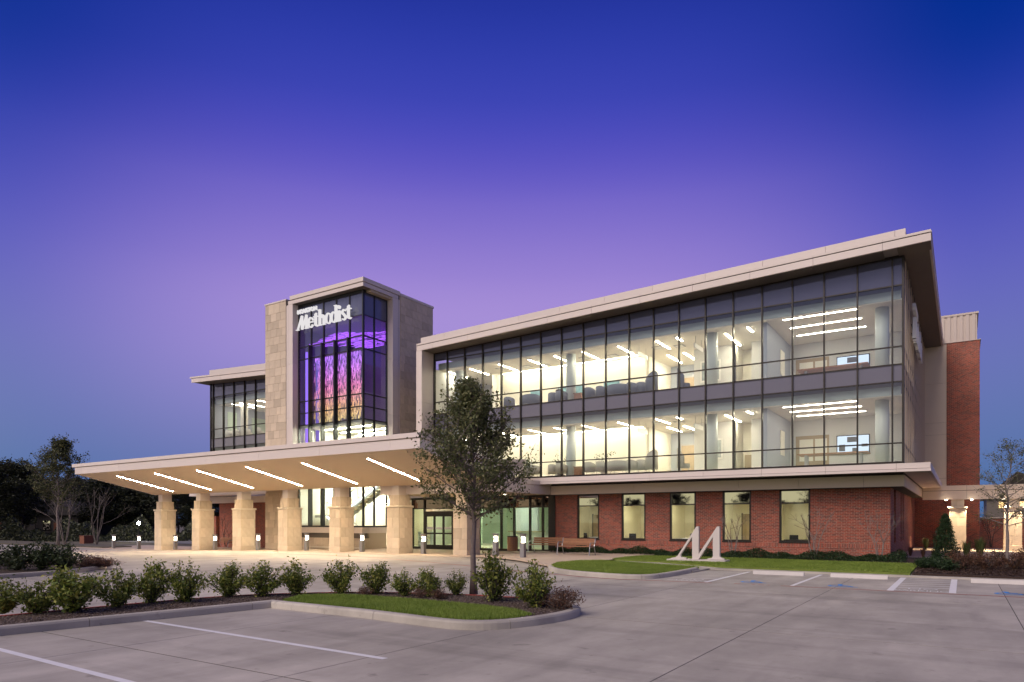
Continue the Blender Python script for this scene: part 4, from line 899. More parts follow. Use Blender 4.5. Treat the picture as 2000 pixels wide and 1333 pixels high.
for k, (z, lab) in enumerate(((.14, 'lowest'), (.55, 'middle'), (.95, 'upper'))): pass
t = thing('brochure_rack', 'glass shelf rack of papers just inside the lobby beside the entrance door', 'rack', (LX[0] + .7, YB + .5, .13))
for z in (.3, .55, .8, 1.05): part('shelf', 'white', t, (LX[0] + .15, LX[0] + 1.2, YB + .4, YB + .65, z, z + .03))
part('upright', 'steel', t, (LX[0] + .12, LX[0] + .15, YB + .4, YB + .65, .13, 1.15)); part('upright', 'steel', t, (LX[0] + 1.2, LX[0] + 1.23, YB + .4, YB + .65, .13, 1.15))
# lobby / tower link walls and roof over the lobby
part('lobby_roof', 'roofing', BLD, (-32.75, -29.2, 34.8, 54, 3.4, 4.2)); part('recess_wall', 'spandrel', BLD, (-32.7, -29.2, 39.7, 40, 4.2, 12.5))

# ------------------------------------------------------------------ entrance canopy on stone columns
CO = (-36.0, 29.6, 0.0)
CAN = thing('entrance_canopy', 'long tilted drop-off canopy on seven limestone columns in front of the tower', 'canopy', CO)
CX0, CX1, CYF = -51.9, -20.3, 23.6
body = [(CYF + .06, 5.14), (29.3, 3.86), (32.2, 4.5), (32.3, 5.25), (29.2, 5.0), (CYF + .06, 5.75)]
MB().prism(body, 'x', CX0 + .35, CX1 - .05).build('roof_body', 'canopy_soffit', CAN)
jc = cuts(CX0, CX1, 4.75, CX0 + 1.3)
for a, c in zip(jc, jc[1:]):
    piece('fascia_panel', 'panel', CAN, (a if a > CX0 + .1 else CX0 + .3) + .006, c - .006, CYF, CYF + .055, 5.11, 5.56); piece('drip_edge', 'panel', CAN, a + .006, c - .006, CYF - .06, CYF + .1, 5.6, 5.81)
for s_, xa, xb in ((1, CX1 - .045, CX1), (-1, CX0 + .3, CX0 + .345)):
    MB().prism([(CYF + .06, 5.11), (29.3, 3.83), (29.25, 4.75), (CYF + .06, 5.56)], 'x', xa, xb).build('end_fascia', 'panel', CAN)
    MB().prism([(29.31, 3.83), (32.2, 4.47), (32.3, 5.0), (29.26, 4.75)], 'x', xa, xb).build('end_fascia', 'panel', CAN)
    xo = (xa, xb + .06) if s_ > 0 else (xa - .3, xb)
    MB().prism([(CYF + .105, 5.6), (29.25, 4.82), (29.25, 5.03), (CYF + .105, 5.81)], 'x', *xo).build('end_drip_edge', 'panel', CAN)
    MB().prism([(29.26, 4.82), (32.45, 5.04), (32.45, 5.28), (29.26, 5.03)], 'x', *xo).build('end_drip_edge', 'panel', CAN)
MB().prism([(CYF + .07, 5.5), (CYF + .07, 5.62), (CYF + .2, 5.6), (CYF + .2, 5.48)], 'x', CX0 + .34, CX1 - .05).build('reveal', 'groove', CAN)
def sof(y): return 5.14 - .2281 * (y - CYF - .06)
for k, x in enumerate((-47.95, -43.35, -38.78, -34.02, -29.3, -24.52)):
    t = thing('canopy_light', 'linear canopy soffit light between the %s columns from the lobby' % ['seventh and sixth', 'sixth and fifth', 'fifth and fourth', 'fourth and third', 'third and second', 'second and first'][k], 'light fixture', (x, 26.5, sof(26.5)), 'canopy soffit lights')
    b = MB(); b.prism([(24.62, sof(24.62) - .012), (28.55, sof(28.55) - .012), (28.55, sof(28.55) - .002), (24.62, sof(24.62) - .002)], 'x', x - .055, x + .055); b.build('diffuser', 'lamp_warm', t)
    b = MB(); b.prism([(24.6, sof(24.6) - .014), (28.57, sof(28.57) - .014), (28.57, sof(28.57) + .03), (24.6, sof(24.6) + .03)], 'x', x - .085, x - .057); b.prism([(24.6, sof(24.6) - .014), (28.57, sof(28.57) - .014), (28.57, sof(28.57) + .03), (24.6, sof(24.6) + .03)], 'x', x + .057, x + .085); b.build('trim', 'white', t)
lk = part('link_canopy', 'canopy_soffit', CAN, (-28.66, -20.06, 29.9, 35.36, 3.4, 3.9))
for a, c in zip(cuts(-28.72, -20.0, 2.9), cuts(-28.72, -20.0, 2.9)[1:]): piece('fascia_panel', 'panel', lk, a + .006, c - .006, 29.84, 29.9, 3.38, 3.93)
for a, c in ((29.91, 32.6), (32.6, 34.74)): piece('fascia_panel', 'panel', lk, -20.06, -20.0, a + .006, c - .006, 3.38, 3.86); piece('drip_edge', 'panel', lk, -20.1, -19.97, a + .006, c - .006, 3.89, 4.12)
for x in (-27.4, -24.6, -22.0):
    t = thing('downlight', 'small round downlight under the entrance link canopy', 'light fixture', (x, 33.0, 3.385), 'link canopy downlights'); MB().cyl(x, 33.0, 3.375, 3.4, .09, 14).build('lens', 'lamp_white', t); MB().cyl(x, 33.0, 3.38, 3.399, .12, 14).build('ring', 'white', t)
def column(par, x1, y0, zb, w=.92, d=1.15, ztop=3.86, name='column', cap=2.62):
    """stone column: x1 = right face, y0 = front face"""
    x0 = x1 - w; y1 = y0 + d
    c_ = part(name, 'stone_core', par, (x0 + .03, x1 - .03, y0 + .03, y1 - .03, zb - .3, cap), (x0 + .13, x1 - .13, y0 + .13, y1 - .13, cap, cap + .64))
    z = zb; n = 0
    hs = [.32] + [(cap - zb - .32) / 4] * 4
    for h in hs + [.62]:
        up_ = z >= cap - .01; i = .1 if up_ else 0.0
        if up_: z = cap + .13; h = .58
        X0, X1, Y0, Y1 = x0 + i, x1 - i, y0 + i, y1 - i
        f1 = (.46 if n % 2 else .6) if n else .0; f2 = (.62 if n % 2 else .42) if n else 0.0
        o_ = round(rng.uniform(0, .005), 3)
        if f1:
            for a, b_ in ((X0, X0 + (X1 - X0) * f1), (X0 + (X1 - X0) * f1, X1)):
                piece('stone_block', 'stone', c_, a + .003, b_ - .003, Y0 - o_, Y0 + .1, z + .003, z + h - .003, bevel=.007)
                piece('stone_block', 'stone', c_, a + .003, b_ - .003, Y1 - .1, Y1 + o_, z + .003, z + h - .003, bevel=.007)
            for a, b_ in ((Y0 + .1, Y0 + (Y1 - Y0) * f2), (Y0 + (Y1 - Y0) * f2, Y1 - .1)):
                piece('stone_block', 'stone', c_, X1 - .1, X1 + o_, a + .003, b_ - .003, z + .003, z + h - .003, bevel=.007)
                piece('stone_block', 'stone', c_, X0 - o_, X0 + .1, a + .003, b_ - .003, z + .003, z + h - .003, bevel=.007)
        else: piece('plinth', 'stone', c_, X0 - .012, X1 + .012, Y0 - .012, Y1 + .012, z - .25, z + h - .004, bevel=.01)
        z += h; n += 1
    piece('capstone', 'cap_stone', c_, x0 - .06, x1 + .06, y0 - .06, y1 + .06, cap + .004, cap + .125, bevel=.02)
    piece('neck', 'panel', c_, x0 + .2, x1 - .2, y0 + .2, y1 - .2, cap + .71, ztop + .05)
    return c_
for x in (-50.35, -45.5, -40.78, -36.02, -31.26, -26.53, -21.76): column(CAN, x, 29.05, gz(x) + .01)
column(BLD, .17, 50.0, .11, .86, .86, 3.2); column(BLD, 2.9, 50.0, .11, .86, .86, 3.2); column(BLD, 6.0, 50.0, .11, .86, .86, 3.2)
def spot(x, y, z, e, col, size=90):
    l = bpy.data.lights.new('lamp', 'SPOT'); l.energy = e; l.color = col; l.spot_size = math.radians(size); l.spot_blend = .6; l.shadow_soft_size = .06
    o = bpy.data.objects.new('lamp', l); COL.objects.link(o); return o
for x in (-.85, .45, 2.0, 3.3, 5.2):
    t = thing('downlight', 'small round downlight under the right-hand colonnade beam', 'light fixture', (x, 49.7, 3.16), 'colonnade downlights')
    MB().cyl(x, 49.85, 3.12, 3.17, .06, 12).build('lens', 'lamp_white', t); part('arm', 'steel', t, (x - .02, x + .02, 49.86, 50.0, 3.16, 3.2))
    l = spot(x, 49.85, 3.1, 420, (1, .80, .50)); l.parent = t; l.location = (0, .15, -.06)

# ------------------------------------------------------------------ lettering
def ring(b, cx, cz, rx, rz, tx, tz, y0, y1, n=24, a0=0, a1=360):
    outer = []; inner = []
    for k in range(n + 1):
        a = math.radians(a0 + (a1 - a0) * k / n); outer.append((cx + rx * math.cos(a), cz + rz * math.sin(a))); inner.append((cx + (rx - tx) * math.cos(a), cz + (rz - tz) * math.sin(a)))
    for k in range(n): b.prism([outer[k], outer[k + 1], inner[k + 1], inner[k]], 'y', y0, y1)
def glyph(ch):
    """serif letter strokes in x-height units -> list of polygons, rings, advance"""
    P = []; R = []
    T = .24
    if ch == 'M':
        P = [[(-.14, 0), (-.04, 0), (.56, 1.36), (.46, 1.36)], [(.46, 1.36), (.64, 1.36), (.66, .0), (.46, .0)], [(.58, .0), (.66, 0), (1.22, 1.36), (1.12, 1.36)], [(1.10, 1.36), (1.28, 1.36), (1.32, .0), (1.10, 0)], [(-.3, 0), (.12, 0), (.12, .06), (-.3, .06)], [(.98, 0), (1.5, 0), (1.5, .07), (.98, .07)]]; adv = 1.52
    elif ch == 'e':
        R = [(.42, .5, .42, .52, .17, .07, 20, 330)]; P = [[(.12, .50), (.80, .50), (.80, .57), (.12, .57)]]; adv = .90
    elif ch == 't':
        P = [[(.16, .12), (.40, .12), (.40, 1.32), (.16, 1.2)], [(-.02, .92), (.64, .92), (.64, 1.0), (-.02, 1.0)]]; R = [(.44, .22, .28, .24, .16, .09, 180, 330)]; adv = .68
    elif ch == 'h':
        P = [[(.12, 0), (.36, 0), (.36, 1.55), (.0, 1.55), (.0, 1.48), (.12, 1.46)], [(.70, 0), (.94, 0), (.94, .66), (.70, .66)], [(.0, 0), (.46, 0), (.46, .06), (.0, .06)], [(.6, 0), (1.04, 0), (1.04, .06), (.6, .06)]]; R = [(.62, .64, .32, .38, .2, .1, 0, 165)]; adv = 1.08
    elif ch == 'o':
        R = [(.45, .5, .45, .53, .20, .07, 0, 360)]; adv = .80
    elif ch == 'd':
        P = [[(.62, 0), (.86, 0), (.86, 1.6), (.50, 1.6), (.50, 1.53), (.62, 1.5)], [(.86, 0), (1.0, 0), (1.0, .06), (.86, .06)]]; R = [(.42, .5, .42, .53, .2, .07, 30, 330)]; adv = 1.02
    elif ch == 'i':
        P = [[(.12, 0), (.36, 0), (.36, 1.0), (.0, 1.0), (.0, .94), (.12, .92)], [(.0, 0), (.48, 0), (.48, .06), (.0, .06)]]; R = [(.23, 1.33, .16, .17, .15, .16, 0, 360)]; adv = .54
    elif ch == 's':
        R = [(.36, .74, .29, .28, .15, .1, 25, 240), (.36, .27, .31, .29, .17, .1, -150, 70)]; P = [[(.1, .66), (.3, .74), (.66, .34), (.44, .28)]]; adv = .74
    return P, R, adv
def wordmark(name, label, x0, zb, s, y0, depth, mt='letter'):
    """Methodist with HOUSTON above; each letter is a part"""
    t = thing(name, label, 'sign', (x0, y0, zb)); pen = x0
    for ch in 'Methodist':
        P, R, adv = glyph(ch); b = MB(); q = 0
        for p in P:
            b.prism([(pen + a * s, zb + c * s) for a, c in p], 'y', y0 - .001 * q, y0 + depth); q += 1
        for (cx, cz, rx, rz, tx, tz, a0, a1) in R:
            ring(b, pen + cx * s, zb + cz * s, rx * s, rz * s, tx * s, tz * s, y0 - .001 * q, y0 + depth, 22, a0, a1); q += 1
        b.build('letter_' + ch.lower(), mt, t); pen += adv * s * .93
    me = textmesh('HOUSTON', 1.0, .5); me.materials.clear(); me.materials.append(MATS[mt])
    o = link(me, 'small_lettering', t); o.rotation_euler = (math.pi / 2, 0, 0); o.scale = (s * .58, s * .58, depth); o.location = (1.28 * s, depth / 2, 1.60 * s)
    part('mounting_rail', 'fin_black', t, (x0, pen, y0 + depth + .01, y0 + depth + .05, zb + .3 * s, zb + .36 * s), (x0, pen, y0 + depth + .01, y0 + depth + .05, zb + .8 * s, zb + .86 * s))
    return t
zb0 = onY(585, 648, 32.66)[2]
wordmark('tower_sign', 'white serif letter sign reading HOUSTON Methodist across the tower glass', -39.38, zb0 + .12, .71, 32.64, .14)
ws = wordmark('side_sign', 'white serif letter sign on the finned right-hand glass side under the eave', -2.0, 10.9, .85, 36.0, .14, 'white')
ws.rotation_euler = (0, 0, math.pi / 2); ws.location = (-1.88, 38.2, 10.55)

# ------------------------------------------------------------------ site furniture
t0 = thing('light_bollard', 'x', 'bollard')
b = MB().box(-.11, .11, -.11, .11, 0, .70); b.box(-.10, .10, .085, .11, .70, 1.02); b.build('post', 'bollard', t0)
b = MB(); b.add([(-.13, -.13, 1.12), (.13, -.13, 1.12), (.13, .13, 1.12), (-.13, .13, 1.12), (-.085, -.085, .97), (.085, -.085, .97), (.085, .085, .97), (-.085, .085, .97)], [(0, 1, 2, 3), (7, 6, 5, 4), (0, 4, 5, 1), (1, 5, 6, 2), (2, 6, 7, 3), (3, 7, 4, 0)]); b.build('head', 'bollard', t0)
MB().tube([(0, 0, .70), (0, 0, .78), (0, 0, .84), (0, 0, .90), (0, 0, .97)], [.08, .075, .05, .075, .08], 12).build('lamp_lens', 'lamp_white', t0)
for k, (u, v) in enumerate([(222, 1072.3), (271, 1072.5), (342.5, 1074.5), (420, 1075.2), (504, 1076.3), (599, 1077), (707, 1078.6), (827, 1082.5), (968, 1090), (1021.5, 1094)]):
    p = onG(u, v); y = 29.75 if k < 8 else p[1]; x = onY(u, v, y)[0]
    put(t0, k, (x, y, pz(x) if k > 1 else gz(x) + .0), 0.0, 'lit grey light bollard ' + ['farthest out beyond the open end of the canopy', 'just outside the end column of the canopy, nearer the planter box', 'between the seventh and sixth canopy columns from the lobby', 'between the sixth and fifth canopy columns from the lobby', 'between the fifth and fourth canopy columns from the lobby', 'between the fourth and third canopy columns from the lobby', 'between the third and second canopy columns from the lobby', 'in front of the entrance door between the last two columns', 'on the kerbed plaza edge nearest the litter bin', 'on the kerbed plaza edge in front of the bench'][k], None, 'light bollards along the drop-off')

def bench(label):
    t = thing('bench', label, 'bench'); L = 1.83
    for k, (y, z) in enumerate(((-.20, .445), (-.07, .44), (.06, .435), (.19, .43))): part('seat_slat', 'wood', t, (-L / 2, L / 2, y - .055, y + .055, z - .02, z + .02))
    for k in range(3):
        y = .27 + .035 * k; z = .55 + .115 * k; part('back_slat', 'wood', t, (-L / 2, L / 2, y - .018, y + .018, z - .05, z + .05))
    for sx in (-.92, .92):
        MB().tube([(sx, -.33, 0), (sx, -.25, .5), (sx, -.18, .62)], .024, 6).build('leg', 'steel', t); MB().tube([(sx, .40, 0), (sx, .22, .42), (sx, .36, .84)], .024, 6).build('leg', 'steel', t)
        part('seat_support', 'steel', t, (sx - .02, sx + .02, -.26, .25, .39, .415)); MB().tube([(sx, -.19, .62), (sx, .28, .62)], .02, 6).build('armrest', 'steel', t)
    return t
b1 = bench('wooden slat bench with steel legs before the brick wall, right of the litter bin and lone on the plaza edge')
b1['label'] = 'wooden slat bench on the plaza in front of the brick wall, beside the first window'
put(b1, 0, (-16.55, 31.35, .12), 0.0)
put(b1, 1, (-19.15, 32.7, .12), 0.0, 'wooden slat bench on the plaza between the litter bin and the bench by the window')
xb = onY(442, 1068, 34.2)[0]; put(b1, 1, (xb, 34.0, pz(xb)), 0.0, 'wooden slat bench under the canopy in front of the brick wall left of the tower')
t = thing('litter_bin', 'round litter bin clad in upright wooden slats beside the lobby glass', 'litter bin', (onY(1001, 1076, 33.1)[0], 33.1, .12)); x, y = t.location.x, 33.1
MB().cyl(x, y, .14, .92, .26, 20).build('liner', 'bronze', t, smooth=True)
for k in range(20):
    a = 2 * math.pi * k / 20; q = Vector((math.cos(a), math.sin(a))); pr_ = Vector((-q.y, q.x)) * .037
    MB().prism([(x + q.x * .27 - pr_.x, y + q.y * .27 - pr_.y), (x + q.x * .27 + pr_.x, y + q.y * .27 + pr_.y), (x + q.x * .295 + pr_.x, y + q.y * .295 + pr_.y), (x + q.x * .295 - pr_.x, y + q.y * .295 - pr_.y)], 'z', .16, .95).build('slat', 'wood', t)
MB().tube([(x, y, .95), (x, y, 1.0)], [.31, .29], 20).build('rim', 'bronze', t)
# wheel stops
for k, (a, c, lab) in enumerate(((-6.08, -4.44, 'white concrete wheel stop between the left access aisle and the single stall line'), (-3.62, -1.97, 'white concrete wheel stop between the single stall line and the right access aisle'), (.2, 1.86, 'white concrete wheel stop to the right of the right access aisle'))):
    o = MB().prism([(24.58, 0), (24.75, 0), (24.72, .10), (24.70, .12), (24.63, .12), (24.61, .10)], 'x', a, c).build('wheel_stop', 'stop_conc'); tag(o, lab, 'wheel stop')
# letter M sculpture
MY = 28.95
def Mp(x, y): u, v = 1290 + x / 12.5, 1010 + y / 12.5; p = onY(u, v, MY); return (p[0], p[2])
ms = thing('letter_sculpture', 'large pale metal letter M standing on a flat base in the lawn', 'sculpture', (Mp(900, 1040)[0], MY, .13))
left_leg = [(875, 235), (930, 235), (930, 1035), (775, 1035), (768, 490), (490, 915), (485, 950), (505, 980), (625, 1000), (625, 1028), (258, 1022), (262, 1000), (360, 985), (415, 950), (460, 880)]
right_leg = [(1380, 235), (1440, 235), (1442, 950), (1455, 985), (1550, 1030), (1550, 1050), (1140, 1040), (1150, 1018), (1255, 1000), (1278, 960), (1275, 495), (931, 1030), (931, 905)]
for nm_, pl in (('left_stroke', left_leg), ('right_stroke', right_leg)): MB().prism([Mp(*p) for p in pl], 'y', MY, MY + .17).build(nm_, 'sculpt', ms)
bx0 = Mp(205, 0)[0]; bx1 = Mp(1625, 0)[0]; zt = Mp(900, 1040)[1]
MB().box(bx0, bx1, MY - .28, MY + .42, .08, zt + .004).build('base', 'sculpt', ms)
# planter box far left
p = onG(169, 1062); t = thing('planter_box', 'rust-brown square planter box beyond the drive', 'planter', p); part('shell', 'terracotta', t, (p[0] - .45, p[0] + .45, p[1] - .45, p[1] + .45, p[2], p[2] + .75)); part('rim', 'terracotta', t, (p[0] - .48, p[0] + .48, p[1] - .48, p[1] + .48, p[2] + .75, p[2] + .8))

# ------------------------------------------------------------------ vegetation
def tree(name, label, loc, h, th, R, seed, prof, nb=40, nsub=6, nleaf=9000, ls=.045, m='oak_leaf', bm_='bark', r0=.06, group=None, sig=.07, rise=.55, asp=.5, cat='tree', wig=.03, inner=.3):
    rg = np.random.default_rng(seed); t = thing(name, label, cat, None, group)
    b = MB(); L = []; k = 9
    for i in range(k + 1):
        f = i / k; L.append(np.array([rg.normal() * wig * h * f * .5, rg.normal() * wig * h * f * .5, h * f * .97]))
    b.tube(L, [r0 * 1.35] + [r0 * (1 - .93 * (i / k) ** .8) + .004 for i in range(1, k + 1)], 8)
    anc = []; f0 = th / h
    for i in range(nb):
        q = (i + rg.random()) / nb; f = f0 + (1 - f0) * q * .97; j = min(int(f * k), k - 1); w = f * k - j; p0 = L[j] * (1 - w) + L[j + 1] * w
        az = i * 2.4 + rg.normal() * .4; ln = R * prof(q) * rg.uniform(.75, 1.15); el = rise + .5 * q + rg.normal() * .12
        d = np.array([math.cos(az) * math.cos(el), math.sin(az) * math.cos(el), math.sin(el)]); ln /= max(.45, math.cos(el))
        pts = [p0 + d * ln * s_ + np.array([0, 0, .12 * ln * s_ * s_]) + rg.normal(size=3) * .03 * ln * (s_ > 0) for s_ in (0, .35, .7, 1.0)]
        rb = max(.005, r0 * .32 * (1 - q * .7)); b.tube(pts, [rb, rb * .75, rb * .5, .003], 5, False)
        for s_ in np.linspace(inner, 1.0, 8): anc.append(p0 + d * ln * s_ + np.array([0, 0, .12 * ln * s_ * s_]))
        for _ in range(nsub):
            s_ = rg.uniform(.3, 1.0); st_ = p0 + d * ln * s_ + np.array([0, 0, .12 * ln * s_ * s_]); e = d * .7 + rg.normal(size=3) * .55; e[2] += .15; e /= np.linalg.norm(e); l2 = ln * rg.uniform(.18, .42)
            b.tube([st_, st_ + e * l2 * .5, st_ + e * l2], [rb * .4, rb * .28, .002], 4, False)
            for s2 in (.3, .55, .8, 1.0): anc.append(st_ + e * l2 * s2)
    b.build('trunk', bm_, t, smooth=True, recalc=False)
    if nleaf:
        A = np.array(anc); wt_ = rg.lognormal(0, 1.15, len(A)); wt_ /= wt_.sum(); c = A[rg.choice(len(A), nleaf, p=wt_)] + rg.normal(size=(nleaf, 3)) * sig
        link(leafmesh(c, ls, rg, asp, 'crown', m), 'crown', t)
    if loc is not None: t.location = loc
    return t
oakp = lambda q: (.55 + 1.6 * q) if q < .22 else max(.05, 1.0 - (q - .22) * 1.12) ** .9
tree('oak_tree', 'young live oak with a slim straight trunk in the mulch of the foreground island', onZ(925, 1161, .135), 5.0, 1.72, 1.36, 7, lambda q: (.75 + 1.25 * q) if q < .2 else max(.03, 1.0 - (q - .2) * 1.2) ** 1.1, 76, 7, 16000, .040, 'oak_leaf', 'bark', .075, None, .095, .42, .5)
p = onG(82, 1065, .1); tree('oak_tree', 'tall sparse oak on the verge at the far left beside bare crape myrtles', (p[0] + 3, p[1], p[2]), 9.2, 3.4, 2.35, 12, lambda q: (.75 + 1.2 * q) if q < .2 else max(.06, 1.0 - (q - .2) * 1.12), 54, 6, 10000, .085, 'oak_leaf', 'bark_pale', .13, None, .15, .5)
p = onZ(1968, 1108, .12); tree('oak_tree', 'small thinly leaved oak in the planting bed beside the right-hand colonnade', p, 4.7, 1.55, 1.25, 21, lambda q: (.8 + .8 * q) if q < .25 else max(.06, 1.0 - (q - .25) * 1.1), 46, 7, 3000, .030, 'oak_leaf', 'bark_pale', .06, None, .07, .25)
def shrubmesh(seed, h, w, nst, nleaf, ls, m, bmat='bark_dark', asp=.45, dense=.75, lean=.5):
    rg = np.random.default_rng(seed); b = MB(); anc = []; wt = []
    for i in range(nst):
        az = rg.uniform(0, 2 * math.pi); rr_ = math.sqrt(rg.random()) * w / 2; hh = h * (1 - .55 * (rr_ / (w / 2)) ** 2) * rg.uniform(.72, 1.12)
        tip = np.array([math.cos(az) * rr_, math.sin(az) * rr_, hh]); mid = tip * np.array([lean, lean, .5]) + rg.normal(size=3) * .03
        b.tube([(rg.normal() * .03, rg.normal() * .03, 0), mid, tip], [.011, .008, .003], 4, False)
        for s_ in np.linspace(dense - .55, 1.0, 9):
            q = mid * (1 - (s_ - .5) * 2) + tip * (s_ - .5) * 2 if s_ > .5 else mid * s_ * 2; anc.append(q); wt.append(.35 + s_ * s_)
    A = np.array(anc); W = np.array(wt) * np.repeat(rg.lognormal(0, .8, nst), 9); W /= W.sum(); c = A[rg.choice(len(A), nleaf, p=W)] + rg.normal(size=(nleaf, 3)) * np.array([.055, .055, .045]) * (w / .9)
    c[:, 2] = np.maximum(c[:, 2], .03)
    return leafmesh(c, ls, rg, asp, 'foliage', m, .5), b.mesh('stems', bmat, recalc=False)
SH = [shrubmesh(30 + k, .74 + .05 * (k % 3), .84 + .06 * (k % 4), 30 + 4 * (k % 3), 2100, .031, 'shrub_leaf', asp=.55) for k in range(8)]
def shrub(name, label, loc, var, rz, sc, group, cat='shrub', lab=None):
    t = thing(name, label, cat, None, group); t.location = loc; t.rotation_euler = (0, 0, rz); t.scale = sc if isinstance(sc, tuple) else (sc, sc, sc)
    link(var[0], 'foliage', t); link(var[1], 'stems', t); return t
SHR = [(5, 1199, .82), (72, 1199, .95), (147, 1196, 1.16), (229, 1187, .95), (297, 1179, .98), (364, 1176, .98), (446, 1166, .98), (511, 1166, 1.0), (580, 1162, 1.02), (667, 1160, .92), (733, 1161, .95), (790, 1165, .80), (838, 1166, .90), (890, 1163, .70), (965, 1176, 1.05), (1045, 1188, .95)]
for k, (u, v, s_) in enumerate(SHR):
    p = onZ(u, v, .13); shrub('shrub', {2: 'tallest green broadleaf shrub in the mulch row of the foreground island', 13: 'smallest green broadleaf shrub, just left of the foreground oak trunk', 14: 'tall green broadleaf shrub directly right of the foreground oak trunk', 15: 'green broadleaf shrub beside the russet shrub at the foreground island tip'}.get(k, 'green broadleaf shrub planted in the mulch of the foreground island'), p, SH[(k * 3) % 8], k * 1.9, (s_ * (.92 if k > 8 else 1) * (1 + .09 * math.sin(k * 7.3)), s_ * (.92 if k > 8 else 1) * (1 + .09 * math.cos(k * 3.1)), s_ * (1.08 if k in (2, 9, 14) else .98) * (1 + .11 * math.sin(k * 5.1))), 'shrubs along the foreground island')
BR = [shrubmesh(50 + k, .42, .85, 46, 1300, .026, 'brown_leaf', 'bark', .35) for k in range(2)]
for k, (u, v, s_, lab) in enumerate(((1098, 1190, 1.0, 'russet low shrub at the rounded tip of the foreground island'), (1062, 1182, .7, 'russet low plant between the last two green shrubs of the foreground island'), (857, 1170, .55, 'russet low plant at the foot of the foreground shrubs left of the oak'), (820, 1169, .5, 'russet low plant beside the grass of the foreground island'), (715, 1163, .5, 'russet low plant between two green shrubs at the back of the foreground island'))):
    shrub('low_shrub', lab, onZ(u, v, .13), BR[k % 2], k * 2.1, s_, None)
DK = [shrubmesh(60 + k, 1.15, 1.5, 44, 1700, .055, 'dark_leaf') for k in range(2)]
for k, (u, v, s_) in enumerate(((-10, 1112, 1.0), (32, 1114, 1.0), (80, 1113, 1.05), (125, 1112, 1.0))):
    p = onZ(u, v, .12); shrub('shrub', 'dark green dense shrub in the bed on the left-hand drive island', p, DK[k % 2], k * 1.3, (s_, s_, s_ * .8), 'dark shrubs on the left island')
for k, u in enumerate((168, 190, 207)): shrub('low_shrub', 'reddish-brown dry low shrub at the tip of the left-hand drive island', onZ(u, 1109 - k, .1), BR[k % 2], k, (1.5, 1.5, 1.1 - .2 * k), 'brown shrubs on the left island')
# bare crape myrtles
def myrtle(seed, h, n, m='bark_pale', twig=1.0):
    rg = np.random.default_rng(seed); b = MB()
    def br(p, d, L, r, lv):
        q = p + d * L; b.tube([p, p + d * L * .5 + rg.normal(size=3) * .02 * L, q], [r, r * .8, r * .6], 5, False)
        if lv:
            for _ in range(2 if lv > 1 else 3):
                e = d + rg.normal(size=3) * .33 * twig; e[2] = abs(e[2]) + .1; e /= np.linalg.norm(e); br(q, e, L * rg.uniform(.6, .85), r * .6, lv - 1)
    for i in range(n):
        a = 2 * math.pi * i / n + rg.random(); d = np.array([math.cos(a) * .2, math.sin(a) * .2, 1.0]); d /= np.linalg.norm(d)
        br(np.array([math.cos(a) * .06, math.sin(a) * .06, 0]), d, h * .36, .016 + h * .006, 3)
    return b.mesh('stems', m, recalc=False)
ML = [(1432, 1088, 2.3, 'bare multi-stem crape myrtle in front of the window right of the letter sculpture'), (1590, 1090, 2.4, 'bare crape myrtle against the brick pier right of the last window'), (1718, 1092, 2.2, 'bare crape myrtle near the brick corner of the building')]
for k, (u, v, h, lab) in enumerate(ML):
    p = onZ(u, v, .12); p = onY(u, 1090, 33.9); t = thing('crape_myrtle', lab, 'tree', None, 'bare crape myrtles'); t.location = (p[0], 33.9, .115); link(myrtle(80 + k, h, 4), 'stems', t)
for k, (u, v, h, lab) in enumerate(((96, 1064, 5.2, 'bare crape myrtle standing close to the far-left oak trunk'), (158, 1063, 5.4, 'bare crape myrtle beside the rust-brown planter box'))):
    p = onG(u, v, .05); t = thing('crape_myrtle', lab, 'tree', None, 'bare crape myrtles'); t.location = (p[0] + 3, p[1], p[2]); link(myrtle(90 + k, h, 5), 'stems', t)
p = onY(441, 1060, 35.0); t = thing('crape_myrtle', 'bare dark sapling against the brick wall behind the canopy bench', 'tree', None, 'bare crape myrtles'); t.location = (p[0], 35.0, -.25); link(myrtle(97, 2.6, 3, 'bark_dark'), 'stems', t)
p = onY(1936, 1066, 57.0); t = thing('crape_myrtle', 'bare dark sapling in front of the low brick screen wall', 'tree', None, 'bare crape myrtles'); t.location = (p[0], 57.0, .1); link(myrtle(98, 2.4, 3, 'bark_dark'), 'stems', t)
# right bed
CON = None
rg = np.random.default_rng(70); n = 5200; z = rg.random(n) ** 1.25; a = rg.uniform(0, 2 * math.pi, n); r = (.52 * (1 - z) ** .75 + .05) * np.sqrt(rg.uniform(.25, 1, n)) * (1 + .18 * np.sin(3 * a + 9 * z)); c = np.stack([r * np.cos(a), r * np.sin(a), .15 + z * 1.95], 1) + rg.normal(size=(n, 3)) * .03
p = onZ(1846, 1098, .12); t = thing('evergreen_shrub', 'conical dense evergreen in the bed at the foot of the lit colonnade column', 'shrub'); t.location = p; t.scale = (.95, .95, .95); link(leafmesh(c, .045, rg, .4, 'foliage', 'hedge_leaf', .6), 'foliage', t); MB().tube([(0, 0, 0), (0, 0, 1.9)], [.03, .008], 6).build('stem', 'bark_dark', t)
RB = [shrubmesh(110 + k, .62, .9, 38, 1300, .032, 'brown_leaf', 'bark_dark', .4) for k in range(2)]; GB = [shrubmesh(120 + k, .5, 1.0, 40, 1300, .05, 'hedge_leaf', 'bark_dark', .3) for k in range(2)]
for k, (u, v) in enumerate(((1880, 1112), (1905, 1106), (1928, 1113), (1950, 1105), (1985, 1112), (2010, 1106), (1868, 1104), (1995, 1100))): shrub('bed_shrub', 'maroon-brown low shrub in the planting bed by the right-hand oak', onZ(u, v, .12), RB[k % 2], k * 1.7, .95, 'maroon shrubs in the right bed')
